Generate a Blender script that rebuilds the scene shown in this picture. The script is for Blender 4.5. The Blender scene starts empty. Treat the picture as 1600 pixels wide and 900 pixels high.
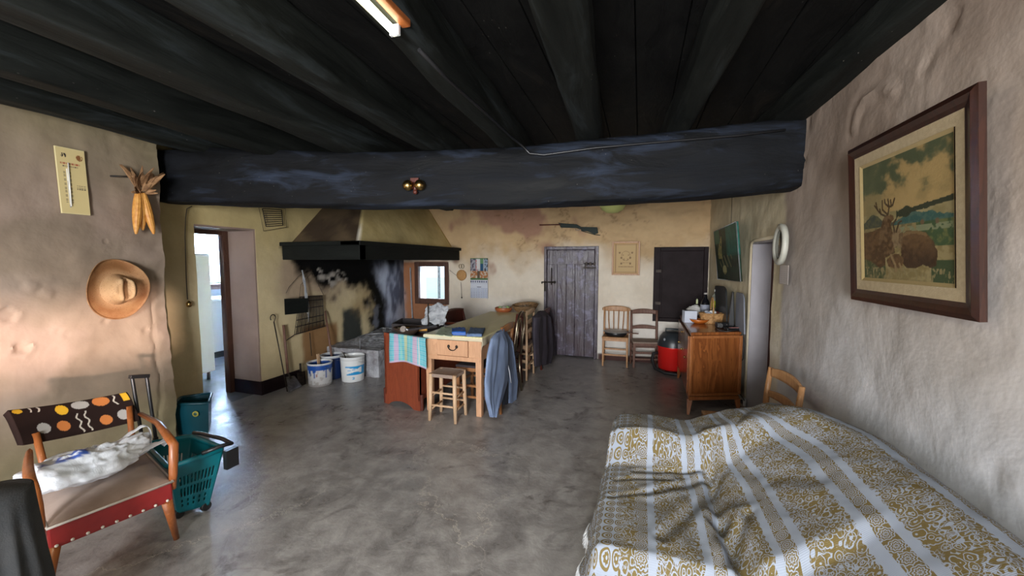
import bpy, bmesh, math, random
from mathutils import Vector, Matrix, Euler, noise
random.seed(7)
PI = math.pi
COL = bpy.context.scene.collection
# ------------------------------------------------------------------ camera
F = 610.0; CH = 1.46
PITCH = math.radians(3.9387); YAW = math.radians(18.1126)
cam_d = bpy.data.cameras.new('camera'); cam = bpy.data.objects.new('camera', cam_d); COL.objects.link(cam)
cam_d.sensor_fit = 'HORIZONTAL'; cam_d.sensor_width = 36; cam_d.lens = F/1600*36; cam_d.clip_start = .02
cam.location = (0, 0, CH); cam.rotation_euler = (PI/2-PITCH, 0, YAW)
bpy.context.scene.camera = cam
_D = Vector((-math.sin(YAW)*math.cos(PITCH), math.cos(YAW)*math.cos(PITCH), -math.sin(PITCH)))
_R = Vector((math.cos(YAW), math.sin(YAW), 0)); _U = _R.cross(_D)
def ray(px, py): return _D + _R*((px-800)/F) + _U*((450-py)/F)
def onX(px, py, x):
    r = ray(px, py); t = x/r.x; return Vector((x, r.y*t, CH+r.z*t))
def onY(px, py, y):
    r = ray(px, py); t = y/r.y; return Vector((r.x*t, y, CH+r.z*t))
def onZ(px, py, z=0.0):
    r = ray(px, py); t = (z-CH)/r.z; return Vector((r.x*t, r.y*t, z))
def V(*a): return Vector(a)
def lerp(a, b, t): return a+(b-a)*t
def sstep(a, b, x):
    t = max(0, min(1, (x-a)/(b-a))); return t*t*(3-2*t)
def interp(x, xs, ys):
    if x <= xs[0]: return ys[0]
    for i in range(len(xs)-1):
        if x <= xs[i+1]: return lerp(ys[i], ys[i+1], (x-xs[i])/(xs[i+1]-xs[i]))
    return ys[-1]
def nz(x, y, z=0, s=1.0, o=3):
    return noise.fractal(Vector((x*s, y*s, z*s)), 1.0, 2.0, o)   # about -1..1
def srgb(r, g, b):
    f = lambda c: (c/255)/12.92 if c/255 <= .04045 else ((c/255+.055)/1.055)**2.4
    return (f(r), f(g), f(b))

# ------------------------------------------------------------------ mesh builder
class MB:
    def __init__(s): s.bm = bmesh.new(); s.mi = 0; s.uv = None
    def _f(s, vs, smooth=True):
        try: f = s.bm.faces.new(vs)
        except ValueError: return None
        f.material_index = s.mi; f.smooth = smooth; return f
    def box(s, c, size, rot=None, taper=1.0):
        c = Vector(c); R = rot.to_matrix() if isinstance(rot, Euler) else (rot if rot is not None else Matrix.Identity(3))
        hx, hy, hz = [a/2 for a in size]; vs = []
        for z in (-1, 1):
            k = taper if z < 0 else 1
            for x, y in ((-1, -1), (1, -1), (1, 1), (-1, 1)):
                vs.append(s.bm.verts.new(c+R@Vector((x*hx*k, y*hy*k, z*hz))))
        for q in ((3, 2, 1, 0), (4, 5, 6, 7), (0, 1, 5, 4), (1, 2, 6, 5), (2, 3, 7, 6), (3, 0, 4, 7)): s._f([vs[i] for i in q], False)
        return s
    def box2(s, a, b):
        a = Vector(a); b = Vector(b); return s.box((a+b)/2, [abs(b[i]-a[i]) for i in range(3)])
    def hexa(s, p):
        vs = [s.bm.verts.new(Vector(q)) for q in p]
        for q in ((3, 2, 1, 0), (4, 5, 6, 7), (0, 1, 5, 4), (1, 2, 6, 5), (2, 3, 7, 6), (3, 0, 4, 7)): s._f([vs[i] for i in q], False)
        return s
    def bar(s, p0, p1, w, d=None, up=(0, 0, 1), w1=None, d1=None):
        """rectangular bar from p0 to p1"""
        p0 = Vector(p0); p1 = Vector(p1); d = d or w; w1 = w1 or w; d1 = d1 or d
        t = (p1-p0).normalized(); u = Vector(up)
        if abs(t.dot(u)) > .95: u = Vector((1, 0, 0))
        a = t.cross(u).normalized(); b = a.cross(t).normalized()
        vs = [s.bm.verts.new(p+a*(x*ww/2)+b*(y*dd/2)) for p, ww, dd in ((p0, w, d), (p1, w1, d1)) for x, y in ((-1, -1), (1, -1), (1, 1), (-1, 1))]
        for q in ((3, 2, 1, 0), (4, 5, 6, 7), (0, 1, 5, 4), (1, 2, 6, 5), (2, 3, 7, 6), (3, 0, 4, 7)): s._f([vs[i] for i in q], False)
        return s
    def tube(s, pts, r, n=8, closed=False, caps=True, flat=1.0, up=None):
        pts = [Vector(p) for p in pts]; m = len(pts)
        rr = r if isinstance(r, (list, tuple)) else [r]*m
        rings = []; prev = None
        for i, p in enumerate(pts):
            a = pts[(i-1) % m] if (closed or i > 0) else p
            b = pts[(i+1) % m] if (closed or i < m-1) else p
            t = (b-a).normalized()
            if prev is None:
                u = Vector(up) if up else (Vector((0, 0, 1)) if abs(t.z) < .9 else Vector((1, 0, 0)))
            else: u = prev
            x = t.cross(u).normalized(); y = x.cross(t).normalized(); prev = y
            rings.append([s.bm.verts.new(p+x*(math.cos(2*PI*k/n)*rr[i])+y*(math.sin(2*PI*k/n)*rr[i]*flat)) for k in range(n)])
        for i in range(m if closed else m-1):
            A = rings[i]; B = rings[(i+1) % m]
            for k in range(n): s._f([A[k], A[(k+1) % n], B[(k+1) % n], B[k]])
        if caps and not closed:
            s._f(rings[0][::-1], False); s._f(rings[-1], False)
        return s
    def cyl(s, p0, p1, r0, r1=None, n=16): return s.tube([p0, p1], [r0, r0 if r1 is None else r1], n)
    def lathe(s, prof, c=(0, 0, 0), n=28, M=None, a0=0, sx=1, sy=1):
        c = Vector(c); M = M or Matrix.Identity(3); rings = []
        for r, z in prof:
            if r < 1e-5: rings.append([s.bm.verts.new(c+M@Vector((0, 0, z)))])
            else: rings.append([s.bm.verts.new(c+M@Vector((math.cos(2*PI*k/n+a0)*r*sx, math.sin(2*PI*k/n+a0)*r*sy, z))) for k in range(n)])
        for A, B in zip(rings, rings[1:]):
            for k in range(n):
                if len(A) == 1 and len(B) > 1: s._f([A[0], B[(k+1) % n], B[k]][::-1])
                elif len(B) == 1 and len(A) > 1: s._f([A[k], A[(k+1) % n], B[0]])
                elif len(A) > 1: s._f([A[k], A[(k+1) % n], B[(k+1) % n], B[k]])
        return s
    def ball(s, c, r, n=16, m=10):
        r = r if isinstance(r, (tuple, list)) else (r, r, r)
        pr = [(math.sin(PI*i/m), -math.cos(PI*i/m)) for i in range(m+1)]
        return s.lathe(pr, c, n, Matrix(((r[0], 0, 0), (0, r[1], 0), (0, 0, r[2]))))
    def grid(s, nu, nv, fn, closed=False, uvfn=None):
        vs = [[s.bm.verts.new(Vector(fn(i/(nu if closed else nu-1) if nu > 1 else 0, j/(nv-1)))) for i in range(nu)] for j in range(nv)]
        if uvfn and s.uv is None: s.uv = s.bm.loops.layers.uv.new('UVMap')
        for j in range(nv-1):
            for i in range(nu if closed else nu-1):
                i2 = (i+1) % nu
                f = s._f([vs[j][i], vs[j][i2], vs[j+1][i2], vs[j+1][i]])
                if f and uvfn:
                    for l, (a, b) in zip(f.loops, ((i, j), (i+1, j), (i+1, j+1), (i, j+1))):
                        l[s.uv].uv = uvfn(a/(nu-1), b/(nv-1))
        return s
    def poly(s, pts, th):
        """flat polygon pts (3D) extruded by vector th"""
        th = Vector(th); a = [s.bm.verts.new(Vector(p)) for p in pts]; b = [s.bm.verts.new(Vector(p)+th) for p in pts]
        s._f(a, False); s._f(b[::-1], False); n = len(a)
        for i in range(n): s._f([a[i], b[i], b[(i+1) % n], a[(i+1) % n]], False)
        return s
    def build(s, name, mat=None, parent=None, world=False, bevel=0, solid=0, sub=0, soloff=-1, flat=False, fix=True):
        if fix: bmesh.ops.recalc_face_normals(s.bm, faces=s.bm.faces)
        off = Vector((0, 0, 0))
        if world and parent is not None:
            p = parent
            while p: off += Vector(p.location); p = p.parent
            for v in s.bm.verts: v.co -= off
        if flat:
            for f in s.bm.faces: f.smooth = False
        me = bpy.data.meshes.new(name); s.bm.to_mesh(me); s.bm.free()
        o = bpy.data.objects.new(name, me); COL.objects.link(o)
        if parent is not None: o.parent = parent
        for m in (mat if isinstance(mat, (list, tuple)) else [mat]):
            if m: me.materials.append(m)
        if solid:
            md = o.modifiers.new('solid', 'SOLIDIFY'); md.thickness = solid; md.offset = soloff
        if bevel:
            md = o.modifiers.new('bevel', 'BEVEL'); md.width = bevel; md.segments = 2; md.limit_method = 'ANGLE'; md.angle_limit = .6
        if sub:
            md = o.modifiers.new('sub', 'SUBSURF'); md.levels = sub; md.render_levels = sub
        return o
def recenter(o):
    me = o.data; xs = [v.co for v in me.vertices]
    c = Vector(((min(v.x for v in xs)+max(v.x for v in xs))/2, (min(v.y for v in xs)+max(v.y for v in xs))/2, min(v.z for v in xs)))
    me.transform(Matrix.Translation(-c)); o.location = Vector(o.location)+c; return o
def tag(o, label, cat, group=None):
    o['label'] = label; o['category'] = cat
    if group: o['group'] = group
    return o
def thing(name, label, cat, loc=(0, 0, 0), rotz=0, group=None):
    o = bpy.data.objects.new(name, None); COL.objects.link(o); o.empty_display_size = .05
    o.location = loc; o.rotation_euler = (0, 0, rotz)
    return tag(o, label, cat, group)
def one(mb, name, mat, label, cat, group=None, **k):
    o = mb.build(name, mat, None, **k); recenter(o); return tag(o, label, cat, group)
def struct(o): o['kind'] = 'structure'; return o
def paint(o, fn):
    """fn(co) -> rgb, written per corner into the attribute Col (co local + object location)"""
    me = o.data; at = me.color_attributes.new('Col', 'FLOAT_COLOR', 'CORNER'); L = Vector(o.location)
    cv = [fn(v.co+L) for v in me.vertices]; buf = []
    for l in me.loops:
        c = cv[l.vertex_index]; buf.extend((c[0], c[1], c[2], 1))
    at.data.foreach_set('color', buf); return o
def miter_frame(mb, x0, x1, z0, z1, y0, y1, w): return mb
def dup(root, loc, rotz, label, group=None):
    r = root.copy(); COL.objects.link(r); r.location = loc; r.rotation_euler = (0, 0, rotz); r['label'] = label
    if group: r['group'] = group
    for ch in list(root.children):
        c = ch.copy(); COL.objects.link(c); c.parent = r
        for g in list(ch.children):
            d = g.copy(); COL.objects.link(d); d.parent = c
    return r

# ------------------------------------------------------------------ materials
class NT:
    def __init__(s, name):
        s.m = bpy.data.materials.new(name); s.m.use_nodes = True; s.t = s.m.node_tree; s.n = s.t.nodes; s.l = s.t.links
        s.b = s.n['Principled BSDF']; s._co = None
    def set(s, sock, v):
        if isinstance(v, bpy.types.NodeSocket): s.l.new(v, sock)
        elif isinstance(v, (tuple, list)) and len(v) == 3 and sock.type == 'RGBA': sock.default_value = (*v, 1)
        else: sock.default_value = v
    def inp(s, k, v): s.set(s.b.inputs[k], v)
    def obj(s):
        if not s._co: s._co = s.n.new('ShaderNodeTexCoord')
        return s._co.outputs['Object']
    def uv(s):
        s.obj(); return s._co.outputs['UV']
    def col(s):
        a = s.n.new('ShaderNodeVertexColor'); a.layer_name = 'Col'; return a.outputs['Color']
    def map(s, v, sc=(1, 1, 1), rot=(0, 0, 0)):
        n = s.n.new('ShaderNodeMapping'); s.l.new(v, n.inputs[0]); n.inputs['Scale'].default_value = sc; n.inputs['Rotation'].default_value = rot; return n.outputs[0]
    def noise(s, v, sc, det=4, rough=.55, dist=0):
        n = s.n.new('ShaderNodeTexNoise'); s.l.new(v, n.inputs['Vector']); n.inputs['Scale'].default_value = sc; n.inputs['Detail'].default_value = det
        n.inputs['Roughness'].default_value = rough; n.inputs['Distortion'].default_value = dist; return n.outputs['Fac']
    def vor(s, v, sc, feat='F1', rnd=1):
        n = s.n.new('ShaderNodeTexVoronoi'); n.feature = feat; s.l.new(v, n.inputs['Vector']); n.inputs['Scale'].default_value = sc
        n.inputs['Randomness'].default_value = rnd; return n.outputs['Distance']
    def math(s, op, a, b=None, c=None, clamp=False):
        n = s.n.new('ShaderNodeMath'); n.operation = op; n.use_clamp = clamp
        s.set(n.inputs[0], a)
        if b is not None: s.set(n.inputs[1], b)
        if c is not None: s.set(n.inputs[2], c)
        return n.outputs[0]
    def mr(s, v, a, b, c=0., d=1., smooth=False):
        n = s.n.new('ShaderNodeMapRange'); n.interpolation_type = 'SMOOTHSTEP' if smooth else 'LINEAR'
        s.set(n.inputs[0], v)
        for i, q in enumerate((a, b, c, d)): n.inputs[i+1].default_value = q
        return n.outputs[0]
    def mix(s, f, a, b, mode='MIX'):
        n = s.n.new('ShaderNodeMix'); n.data_type = 'RGBA'; n.blend_type = mode
        s.set(n.inputs[0], f); s.set(n.inputs[6], a); s.set(n.inputs[7], b); return n.outputs[2]
    def sep(s, v):
        n = s.n.new('ShaderNodeSeparateXYZ'); s.l.new(v, n.inputs[0]); return n.outputs
    def comb(s, x, y, z=0.):
        n = s.n.new('ShaderNodeCombineXYZ'); s.set(n.inputs[0], x); s.set(n.inputs[1], y); s.set(n.inputs[2], z); return n.outputs[0]
    def bump(s, h, st=.3, d=.01):
        n = s.n.new('ShaderNodeBump'); s.l.new(h, n.inputs['Height']); n.inputs['Strength'].default_value = st; n.inputs['Distance'].default_value = d
        s.l.new(n.outputs[0], s.b.inputs['Normal'])
def mat(name, c1, c2=None, sc=6, rough=.6, metal=0, bump=0, bsc=40, stretch=(1, 1, 1), thr=(.35, .65), bd=.005, spec=None, r2=None, coat=0):
    t = NT(name); v = t.map(t.obj(), stretch)
    if c2:
        f = t.mr(t.noise(v, sc, 5), *thr); t.inp('Base Color', t.mix(f, c1, c2))
        if r2 is not None: t.inp('Roughness', t.mr(f, 0, 1, rough, r2))
    else: t.inp('Base Color', c1)
    if r2 is None: t.inp('Roughness', rough)
    t.inp('Metallic', float(metal))
    if spec is not None: t.inp('Specular IOR Level', spec)
    if coat: t.inp('Coat Weight', coat); t.inp('Coat Roughness', .15)
    if bump: t.bump(t.noise(v, bsc, 4), bump, bd)
    return t.m
def wood(name, c1, c2, axis='z', rough=.45, sc=14, bump=.15, coat=0):
    st = {'x': (.12, 1, 1), 'y': (1, .12, 1), 'z': (1, 1, .12)}[axis]
    t = NT(name); v = t.map(t.obj(), st); n = t.noise(v, sc, 6, .6, 1.2)
    w = t.math('FRACT', t.math('MULTIPLY', n, 6.)); g = t.mix(t.mr(w, .1, .9), c1, c2)
    g = t.mix(t.mr(t.noise(t.obj(), 3, 3), .3, .75, 0, .45), g, tuple(a*.55 for a in c1))
    t.inp('Base Color', g); t.inp('Roughness', rough); t.bump(n, bump, .004)
    if coat: t.inp('Coat Weight', coat); t.inp('Coat Roughness', .12)
    return t.m
def painted(name, rough=.7, bump=0, bsc=60, vary=.0, spec=.3, metal=0, bd=.003):
    t = NT(name); c = t.col()
    if vary: c = t.mix(t.mr(t.noise(t.obj(), 25, 5), .3, .7, 0, vary), c, (.02, .015, .01))
    t.inp('Base Color', c); t.inp('Roughness', rough); t.inp('Specular IOR Level', spec); t.inp('Metallic', float(metal))
    if bump: t.bump(t.noise(t.obj(), bsc, 5), bump, bd)
    return t.m
def plaster(name, bump=.36, rough=.85):
    t = NT(name); c = t.col(); o = t.obj()
    a = t.noise(o, 2.2, 6, .62, .4); b = t.noise(o, 14, 6, .6)
    c = t.mix(t.mr(a, .38, .62, 0, .30), c, t.mix(1., c, (.62, .56, .5), 'MULTIPLY'))
    c = t.mix(t.mr(b, .5, .72, 0, .22), c, t.mix(1., c, (1.25, 1.2, 1.15), 'MULTIPLY'))
    t.inp('Base Color', c); t.inp('Roughness', rough); t.inp('Specular IOR Level', t.mr(t.col(), .02, .2, .02, .25))
    chips = t.mr(t.vor(t.map(o, (1, 1, .8)), 3.1), .02, .07, 0, 1, True)
    h = t.math('ADD', t.math('MULTIPLY', t.noise(o, 2.6, 5, .5, .2), 1.2), t.math('MULTIPLY', t.noise(o, 40, 3), .05))
    h = t.math('ADD', h, t.math('MULTIPLY', chips, .18))
    t.bump(h, bump, .05); return t.m
M = {}
def C(k, *a, **kw): M[k] = mat(k, *a, **kw); return M[k]
M['plaster'] = plaster('plaster'); M['painted'] = painted('painted'); M['cloth_p'] = painted('cloth_painted', .9, .25, 400, 0, .15)
M['paper'] = painted('paper_painted', .6); M['gloss_p'] = painted('gloss_painted', .32, 0, 0, 0, .5)
M['art'] = painted('art_painted', .5, .35, 120, .0, .35, bd=.002)
C('black_plastic', (.012, .012, .013), rough=.35); C('dark_rubber', (.015, .015, .016), rough=.55)
C('iron', (.018, .016, .015), (.05, .035, .025), 30, .55, .6, .3, 90)
C('steel', (.35, .35, .36), (.2, .2, .2), 20, .35, .9); C('chrome', (.7, .7, .7), rough=.15, metal=1)
C('brass', (.55, .38, .14), (.38, .25, .1), 20, .25, 1); C('white_enamel', (.72, .74, .76), rough=.25)
C('paper_white', (.75, .74, .70), rough=.7); C('twine', (.22, .17, .10), rough=.9); C('darkcord', (.05, .04, .03), rough=.8)
C('sootwhite', (.3, .3, .31), (.08, .08, .09), 8, .9, 0, .5, 40); C('terracotta', (.42, .13, .045), (.32, .09, .03), 12, .35)
C('red_plastic', (.62, .015, .012), rough=.3); C('teal', (.0, .14, .17), (.0, .11, .14), 4, .35); C('navy_teal', (.005, .06, .085), rough=.3)
C('towel', (.2, .5, .5)); C('wicker', (.26, .15, .06), (.12, .065, .03), 60, .7, 0, .6, 120); C('wicker_light', (.5, .28, .11), (.3, .15, .05), 50, .65, 0, .6, 120)
C('straw', (.58, .33, .13), (.42, .21, .07), 70, .75, 0, .5, 160); C('corn', (.68, .34, .08), (.55, .22, .04), 40, .5)
C('husk', (.36, .2, .09), (.2, .1, .045), 30, .85, 0, .5, 60); C('rag', (.42, .44, .46), (.24, .25, .27), 12, .95, 0, .4, 60)
C('dark_cloth', (.02, .022, .024), (.035, .035, .035), 10, .95, 0, .3, 200)
M['oak'] = wood('oak_wood', (.50, .27, .12), (.38, .18, .07)); M['pine'] = wood('pine_wood', (.68, .47, .30), (.58, .37, .21))
M['pine_pink'] = wood('table_wood', (.66, .37, .21), (.58, .31, .17), rough=.5); M['redwood'] = wood('red_wood', (.27, .06, .025), (.2, .04, .018), rough=.4, coat=.3)
M['dark_red'] = wood('dark_red_wood', (.13, .03, .02), (.08, .02, .012), rough=.4); M['orange_wood'] = wood('orange_wood', (.42, .13, .035), (.3, .085, .02), rough=.4, coat=.3)
M['walnut'] = wood('walnut_wood', (.33, .11, .03), (.17, .05, .014), rough=.28, sc=7, coat=.5); M['walnut_rim'] = wood('walnut_rim', (.40, .15, .05), (.3, .1, .03), rough=.3, coat=.4)
M['greywood'] = wood('weathered_wood', (.20, .10, .07), (.13, .065, .045), rough=.6); M['brown_frame'] = wood('brown_window_wood', (.11, .05, .03), (.07, .03, .02), rough=.5)
M['frame_dark'] = wood('picture_frame_wood', (.040, .013, .007), (.022, .008, .005), rough=.35, coat=.15)
M['chair_brown'] = wood('chair_brown_wood', (.36, .16, .06), (.27, .11, .04), rough=.4)
# ------------------------------------------------------------------ the room
ZC = 2.50
def wallgrid(name, o, u, n, u0, u1, z0, z1, holes, step, colfn, th=.25, disp=.006, xf=None, zstep=None, extra=None):
    """o origin, u horizontal unit vector, n inward normal"""
    o = Vector(o); u = Vector(u); n = Vector(n)
    def ticks(a, b, cuts, st):
        cs = sorted(set([a, b]+[c for c in cuts if a < c < b])); r = []
        for p, q in zip(cs, cs[1:]):
            k = max(1, int(math.ceil((q-p)/st))); r += [p+(q-p)*i/k for i in range(k)]
        return r+[b]
    us = ticks(u0, u1, [h[i] for h in holes for i in (0, 1)], step); zs = ticks(z0, z1, [h[i] for h in holes for i in (2, 3)], zstep or step)
    bm = bmesh.new(); vs = {}
    def vert(i, j):
        if (i, j) not in vs:
            p = o+u*us[i]+Vector((0, 0, zs[j]))
            d = disp*nz(us[i]*1.0+o.x, zs[j], o.y, 1.7, 4)+disp*.35*nz(us[i], zs[j], 9, 7, 2)
            if extra: d += extra(us[i], zs[j])
            p = p+n*d
            if xf: p = xf(p)
            vs[(i, j)] = bm.verts.new(p)
        return vs[(i, j)]
    flip = u.cross(Vector((0, 0, 1))).dot(n) < 0
    for i in range(len(us)-1):
        for j in range(len(zs)-1):
            cu = (us[i]+us[i+1])/2; cz = (zs[j]+zs[j+1])/2
            if any(h[0] < cu < h[1] and h[2] < cz < h[3] for h in holes): continue
            q = [vert(i, j), vert(i+1, j), vert(i+1, j+1), vert(i, j+1)]
            f = bm.faces.new(q[::-1] if flip else q); f.smooth = True
    me = bpy.data.meshes.new(name); bm.to_mesh(me); bm.free(); ob = bpy.data.objects.new(name, me); COL.objects.link(ob)
    me.materials.append(M['plaster']); md = ob.modifiers.new('solid', 'SOLIDIFY'); md.thickness = th; md.offset = -1
    md = ob.modifiers.new('split', 'EDGE_SPLIT'); md.split_angle = .9
    paint(ob, colfn); return struct(ob)
def mixc(a, b, t): return tuple(lerp(a[i], b[i], t) for i in range(3))

# near left wall: warm grey plaster, olive towards top and foot
def c_left(p):
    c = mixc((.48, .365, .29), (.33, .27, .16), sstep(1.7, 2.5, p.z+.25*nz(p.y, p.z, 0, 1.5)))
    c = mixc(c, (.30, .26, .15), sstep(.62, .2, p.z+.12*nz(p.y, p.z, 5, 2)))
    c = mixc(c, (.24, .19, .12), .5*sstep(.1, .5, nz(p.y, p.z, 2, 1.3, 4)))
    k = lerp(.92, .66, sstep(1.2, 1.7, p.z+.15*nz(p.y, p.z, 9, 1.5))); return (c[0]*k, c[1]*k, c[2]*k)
def dent(u, z, cu, cz, r, dp, k):
    q = math.hypot(u-cu, z-cz)/r*(1+.5*nz(u*9+k, z*9, k, 2, 3)); return -dp*sstep(1.0, .75, q)+dp*.35*math.exp(-((q-1.15)/.2)**2)
LD = [(*onX(x, y, -3.6).yz, r, dp) for x, y, r, dp in ((34, 545, .035, .014), (12, 492, .045, .012), (90, 517, .012, .006), (103, 527, .010, .006), (163, 500, .016, .008), (75, 458, .03, -.006), (50, 445, .035, -.006), (228, 515, .03, .008), (166, 238, .012, -.006))]
def x_left(u, z):
    if u < .9: return 0
    d = sum(dent(u, z, a, b, r, dp, i*3.1) for i, (a, b, r, dp) in enumerate(LD))
    d += .012*sstep(1.98, 2.06, u)*nz(u*3, z*5, 6, 1.5, 4)-.010*sstep(.02, .0, abs(u-2.0-.03*nz(0, z*3, 2, 1, 3)))*sstep(1.35, 1.2, z+.1*nz(z, 0, 2, 6))
    return d+.004*max(0, nz(u*5, z*5, 11, 1.5, 4))
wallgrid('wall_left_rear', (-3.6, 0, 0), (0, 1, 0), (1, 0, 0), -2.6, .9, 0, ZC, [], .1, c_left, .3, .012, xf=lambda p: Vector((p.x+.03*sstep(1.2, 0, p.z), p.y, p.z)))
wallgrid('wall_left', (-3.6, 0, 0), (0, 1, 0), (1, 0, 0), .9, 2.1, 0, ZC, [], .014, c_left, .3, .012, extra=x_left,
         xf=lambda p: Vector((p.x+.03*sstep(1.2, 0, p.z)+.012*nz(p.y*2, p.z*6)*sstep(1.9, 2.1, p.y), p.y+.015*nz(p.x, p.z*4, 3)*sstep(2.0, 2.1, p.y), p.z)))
XL = -3.9; YB = 5.87
def soot_l(p):
    y, z = p.y, p.z; w = .22*nz(y, z, 1, 3.2, 4)+.1*nz(y, z, 7, 9, 3)
    base = mixc((.60, .50, .30), (.50, .40, .19), sstep(1.2, 1.9, z+w*.5))
    base = mixc(base, (.33, .24, .18), .75*sstep(.28, .02, abs(z-1.22+w*.5)-.1)*sstep(3.25, 3.5, y)*sstep(4.9, 4.2, y))
    base = mixc(base, (.30, .17, .075), sstep(.05, -.02, max(abs(y-3.98)-.28, abs(z-.42)-.22)+w*.12))     # brown repair patch
    base = mixc(base, (.05, .055, .05), sstep(.06, -.03, max(abs(y-4.55)-.17, abs(z-.52)-.27)+w*.25))
    s = sstep(.0, .20, (z-1.24)+w*.7+.28*sstep(3.5, 4.2, y)-.18*sstep(3.7, 3.45, y)-.9*sstep(3.5, 3.2, y))
    s *= sstep(0, -.03, z-1.66) if y < 3.6+(z-1.66)*1.0 else 1
    s2 = sstep(-.04, .16, (y-4.82)+w*.9+.18*(z-.9))
    base = mixc(base, (.30, .2, .08), .6*sstep(-.35, 0, (y-4.82)+w*.9)*sstep(.5, .8, z))
    base = mixc(base, (.006, .006, .006), max(s, s2*.99))
    ash = sstep(.3, .7, nz(y, z*.6, 4, 6, 4)+.35*sstep(.9, .4, z))*s2*sstep(1.1, .7, z)
    base = mixc(base, (.22, .23, .27), ash*.55)
    bw = sstep(5.18, 5.42, y+.35*(z-.8)+w*.5)*sstep(1.55, 1.15, z+w*.3); base = mixc(base, mixc((.10, .11, .15), (.42, .45, .54), sstep(-.2, .45, nz(y*2, z*.8, 9, 2.5, 4)+.2*sstep(5.3, 5.6, y))), bw*.9)
    flake = sstep(.05, .0, max(abs(y-4.22)-.26, abs(z-1.24-.05*(4.3-y))-.035)+.12*nz(y, z, 2, 7, 3))*sstep(.0, .3, nz(y, z*2, 12, 7, 3)+.18)
    base = mixc(base, (.36, .33, .29), flake)
    return base
wallgrid('wall_hearth', (XL, 0, 0), (0, 1, 0), (1, 0, 0), 1.95, 6.1, 0, ZC, [(2.53, 3.13, -.01, 1.80)], .03, soot_l, .38, .008)
def c_back(p):
    x, z = p.x, p.z; w = .25*nz(x, z, 3, 1.6, 4)+.08*nz(x, z, 8, 6, 3)
    c = mixc((.76, .68, .56), (.54, .38, .21), sstep(1.25, 1.8, z+w))
    c = mixc(c, (.36, .20, .14), .9*sstep(.1, .5, nz(x*1.3, z, 1, 1.4, 4)+.5*sstep(1.7, 2.1, z)-.35*abs(x+1.9)))
    c = mixc(c, (.20, .13, .07), .55*crev(x, z)*sstep(1.4, 1.75, z+w)*sstep(-2.9, -2.5, x))
    c = mixc(c, (.80, .77, .72), sstep(.95, .5, z+w*.3)*.8)
    c = mixc(c, (.085, .045, .04), sstep(.02, -.01, z-.085+w*.02)*sstep(-.6, -.55, x))               # dark painted foot
    o = sstep(.03, -.03, max(x+3.06, z-1.45)+w*.05)
    c = mixc(c, (.38, .17, .085), o)                                                     # brick-orange repair round the window
    bl = sstep(.0, -.12, x+3.78+w*.3+.10*z)
    c = mixc(c, (.36, .37, .42), bl*.7); c = mixc(c, (.03, .03, .035), sstep(.15, .5, nz(x, z, 4, 5, 4)+.3*sstep(1.1, 1.5, z)+.1)*bl)
    c = mixc(c, (.03, .028, .025), sstep(.0, .15, z-1.40+w*.4)*sstep(-2.7, -2.95, x+w*.3)*sstep(1.75, 1.62, z))
    return c
def crev(u, z):
    a = nz(u*1.0, z*1.7, 31, 2.6, 5); return math.exp(-(a/.035)**2)*sstep(-.1, .2, nz(u, z, 17, 1.8, 3))
def x_back(u, z):
    m = sstep(1.45, 1.8, z+.25*nz(u, z, 3, 1.2, 3))*sstep(-2.9, -2.5, u)
    e = min(sstep(0, .06, abs(u+1.395)) if z < 1.75 else 1, 1)
    return (m*.034*nz(u*1.0, z*1.9, 5, 3.4, 6)+.004*nz(u, z, 2, 6, 3)-.020*m*crev(u, z))*e
wallgrid('wall_back', (0, YB, 0), (1, 0, 0), (0, -1, 0), -4.15, 1.25, 0, ZC,
         [(-3.668, -3.03, .735, 1.44), (-1.395, -.578, -.01, 1.68), (.186, .88, .61, 1.655)], .02, c_back, .3, .018, extra=x_back)
def c_right(p):
    y, z = p.y, p.z; w = .2*nz(y, z, 3, 1.5, 4)
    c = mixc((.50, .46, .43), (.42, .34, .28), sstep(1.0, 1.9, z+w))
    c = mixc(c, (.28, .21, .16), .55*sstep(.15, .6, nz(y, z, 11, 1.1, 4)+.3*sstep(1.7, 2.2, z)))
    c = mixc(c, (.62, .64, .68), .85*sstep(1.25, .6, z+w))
    far = sstep(3.30, 3.40, y+.05*nz(y, z, 2, 4)); c = mixc(c, (.66, .58, .40), far)
    c = mixc(c, (.66, .61, .50), far*sstep(1.1, .8, z+w*.3))
    return c
AR = [onX(*q, 1.0).yz for q in ((1335, 205), (1338, 180), (1352, 155), (1378, 135), (1400, 140))]
def x_right(u, z):
    if u < .6: return 0
    d = 0
    m = min(seg2(u, z, *a, *b) for a, b in zip(AR, AR[1:])); d += .012*math.exp(-(m/.018)**2)-.008*math.exp(-((m-.04)/.02)**2)
    d += .005*max(0, nz(u*2, z*2, 21, 1.6, 4)-.15)*sstep(1.3, 1.7, z)
    for x, y, r, dp in RD: d += dent(u, z, x, y, r, dp, x*7)
    return d
def seg2(px, py, ax, ay, bx, by):
    dx, dy = bx-ax, by-ay; t_ = max(0, min(1, ((px-ax)*dx+(py-ay)*dy)/(dx*dx+dy*dy+1e-9))); return math.hypot(px-ax-dx*t_, py-ay-dy*t_)
RD = [(*onX(x, y, 1.0).yz, r, dp) for x, y, r, dp in ((1450, 100, .03, .010), (1490, 30, .03, .010), (1551, 745, .05, .005), (1500, 690, .03, .004), (1265, 190, .03, .012), (1258, 250, .03, .010))]
XRf = lambda y: 1.0-.11*max(0, (y-4.3))/1.57
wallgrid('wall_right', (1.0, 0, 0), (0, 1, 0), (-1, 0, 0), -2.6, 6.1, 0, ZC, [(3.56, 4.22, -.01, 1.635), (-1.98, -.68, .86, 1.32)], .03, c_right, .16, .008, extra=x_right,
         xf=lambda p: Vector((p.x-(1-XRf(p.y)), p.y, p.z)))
flat = lambda c: (lambda p: c)
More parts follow.
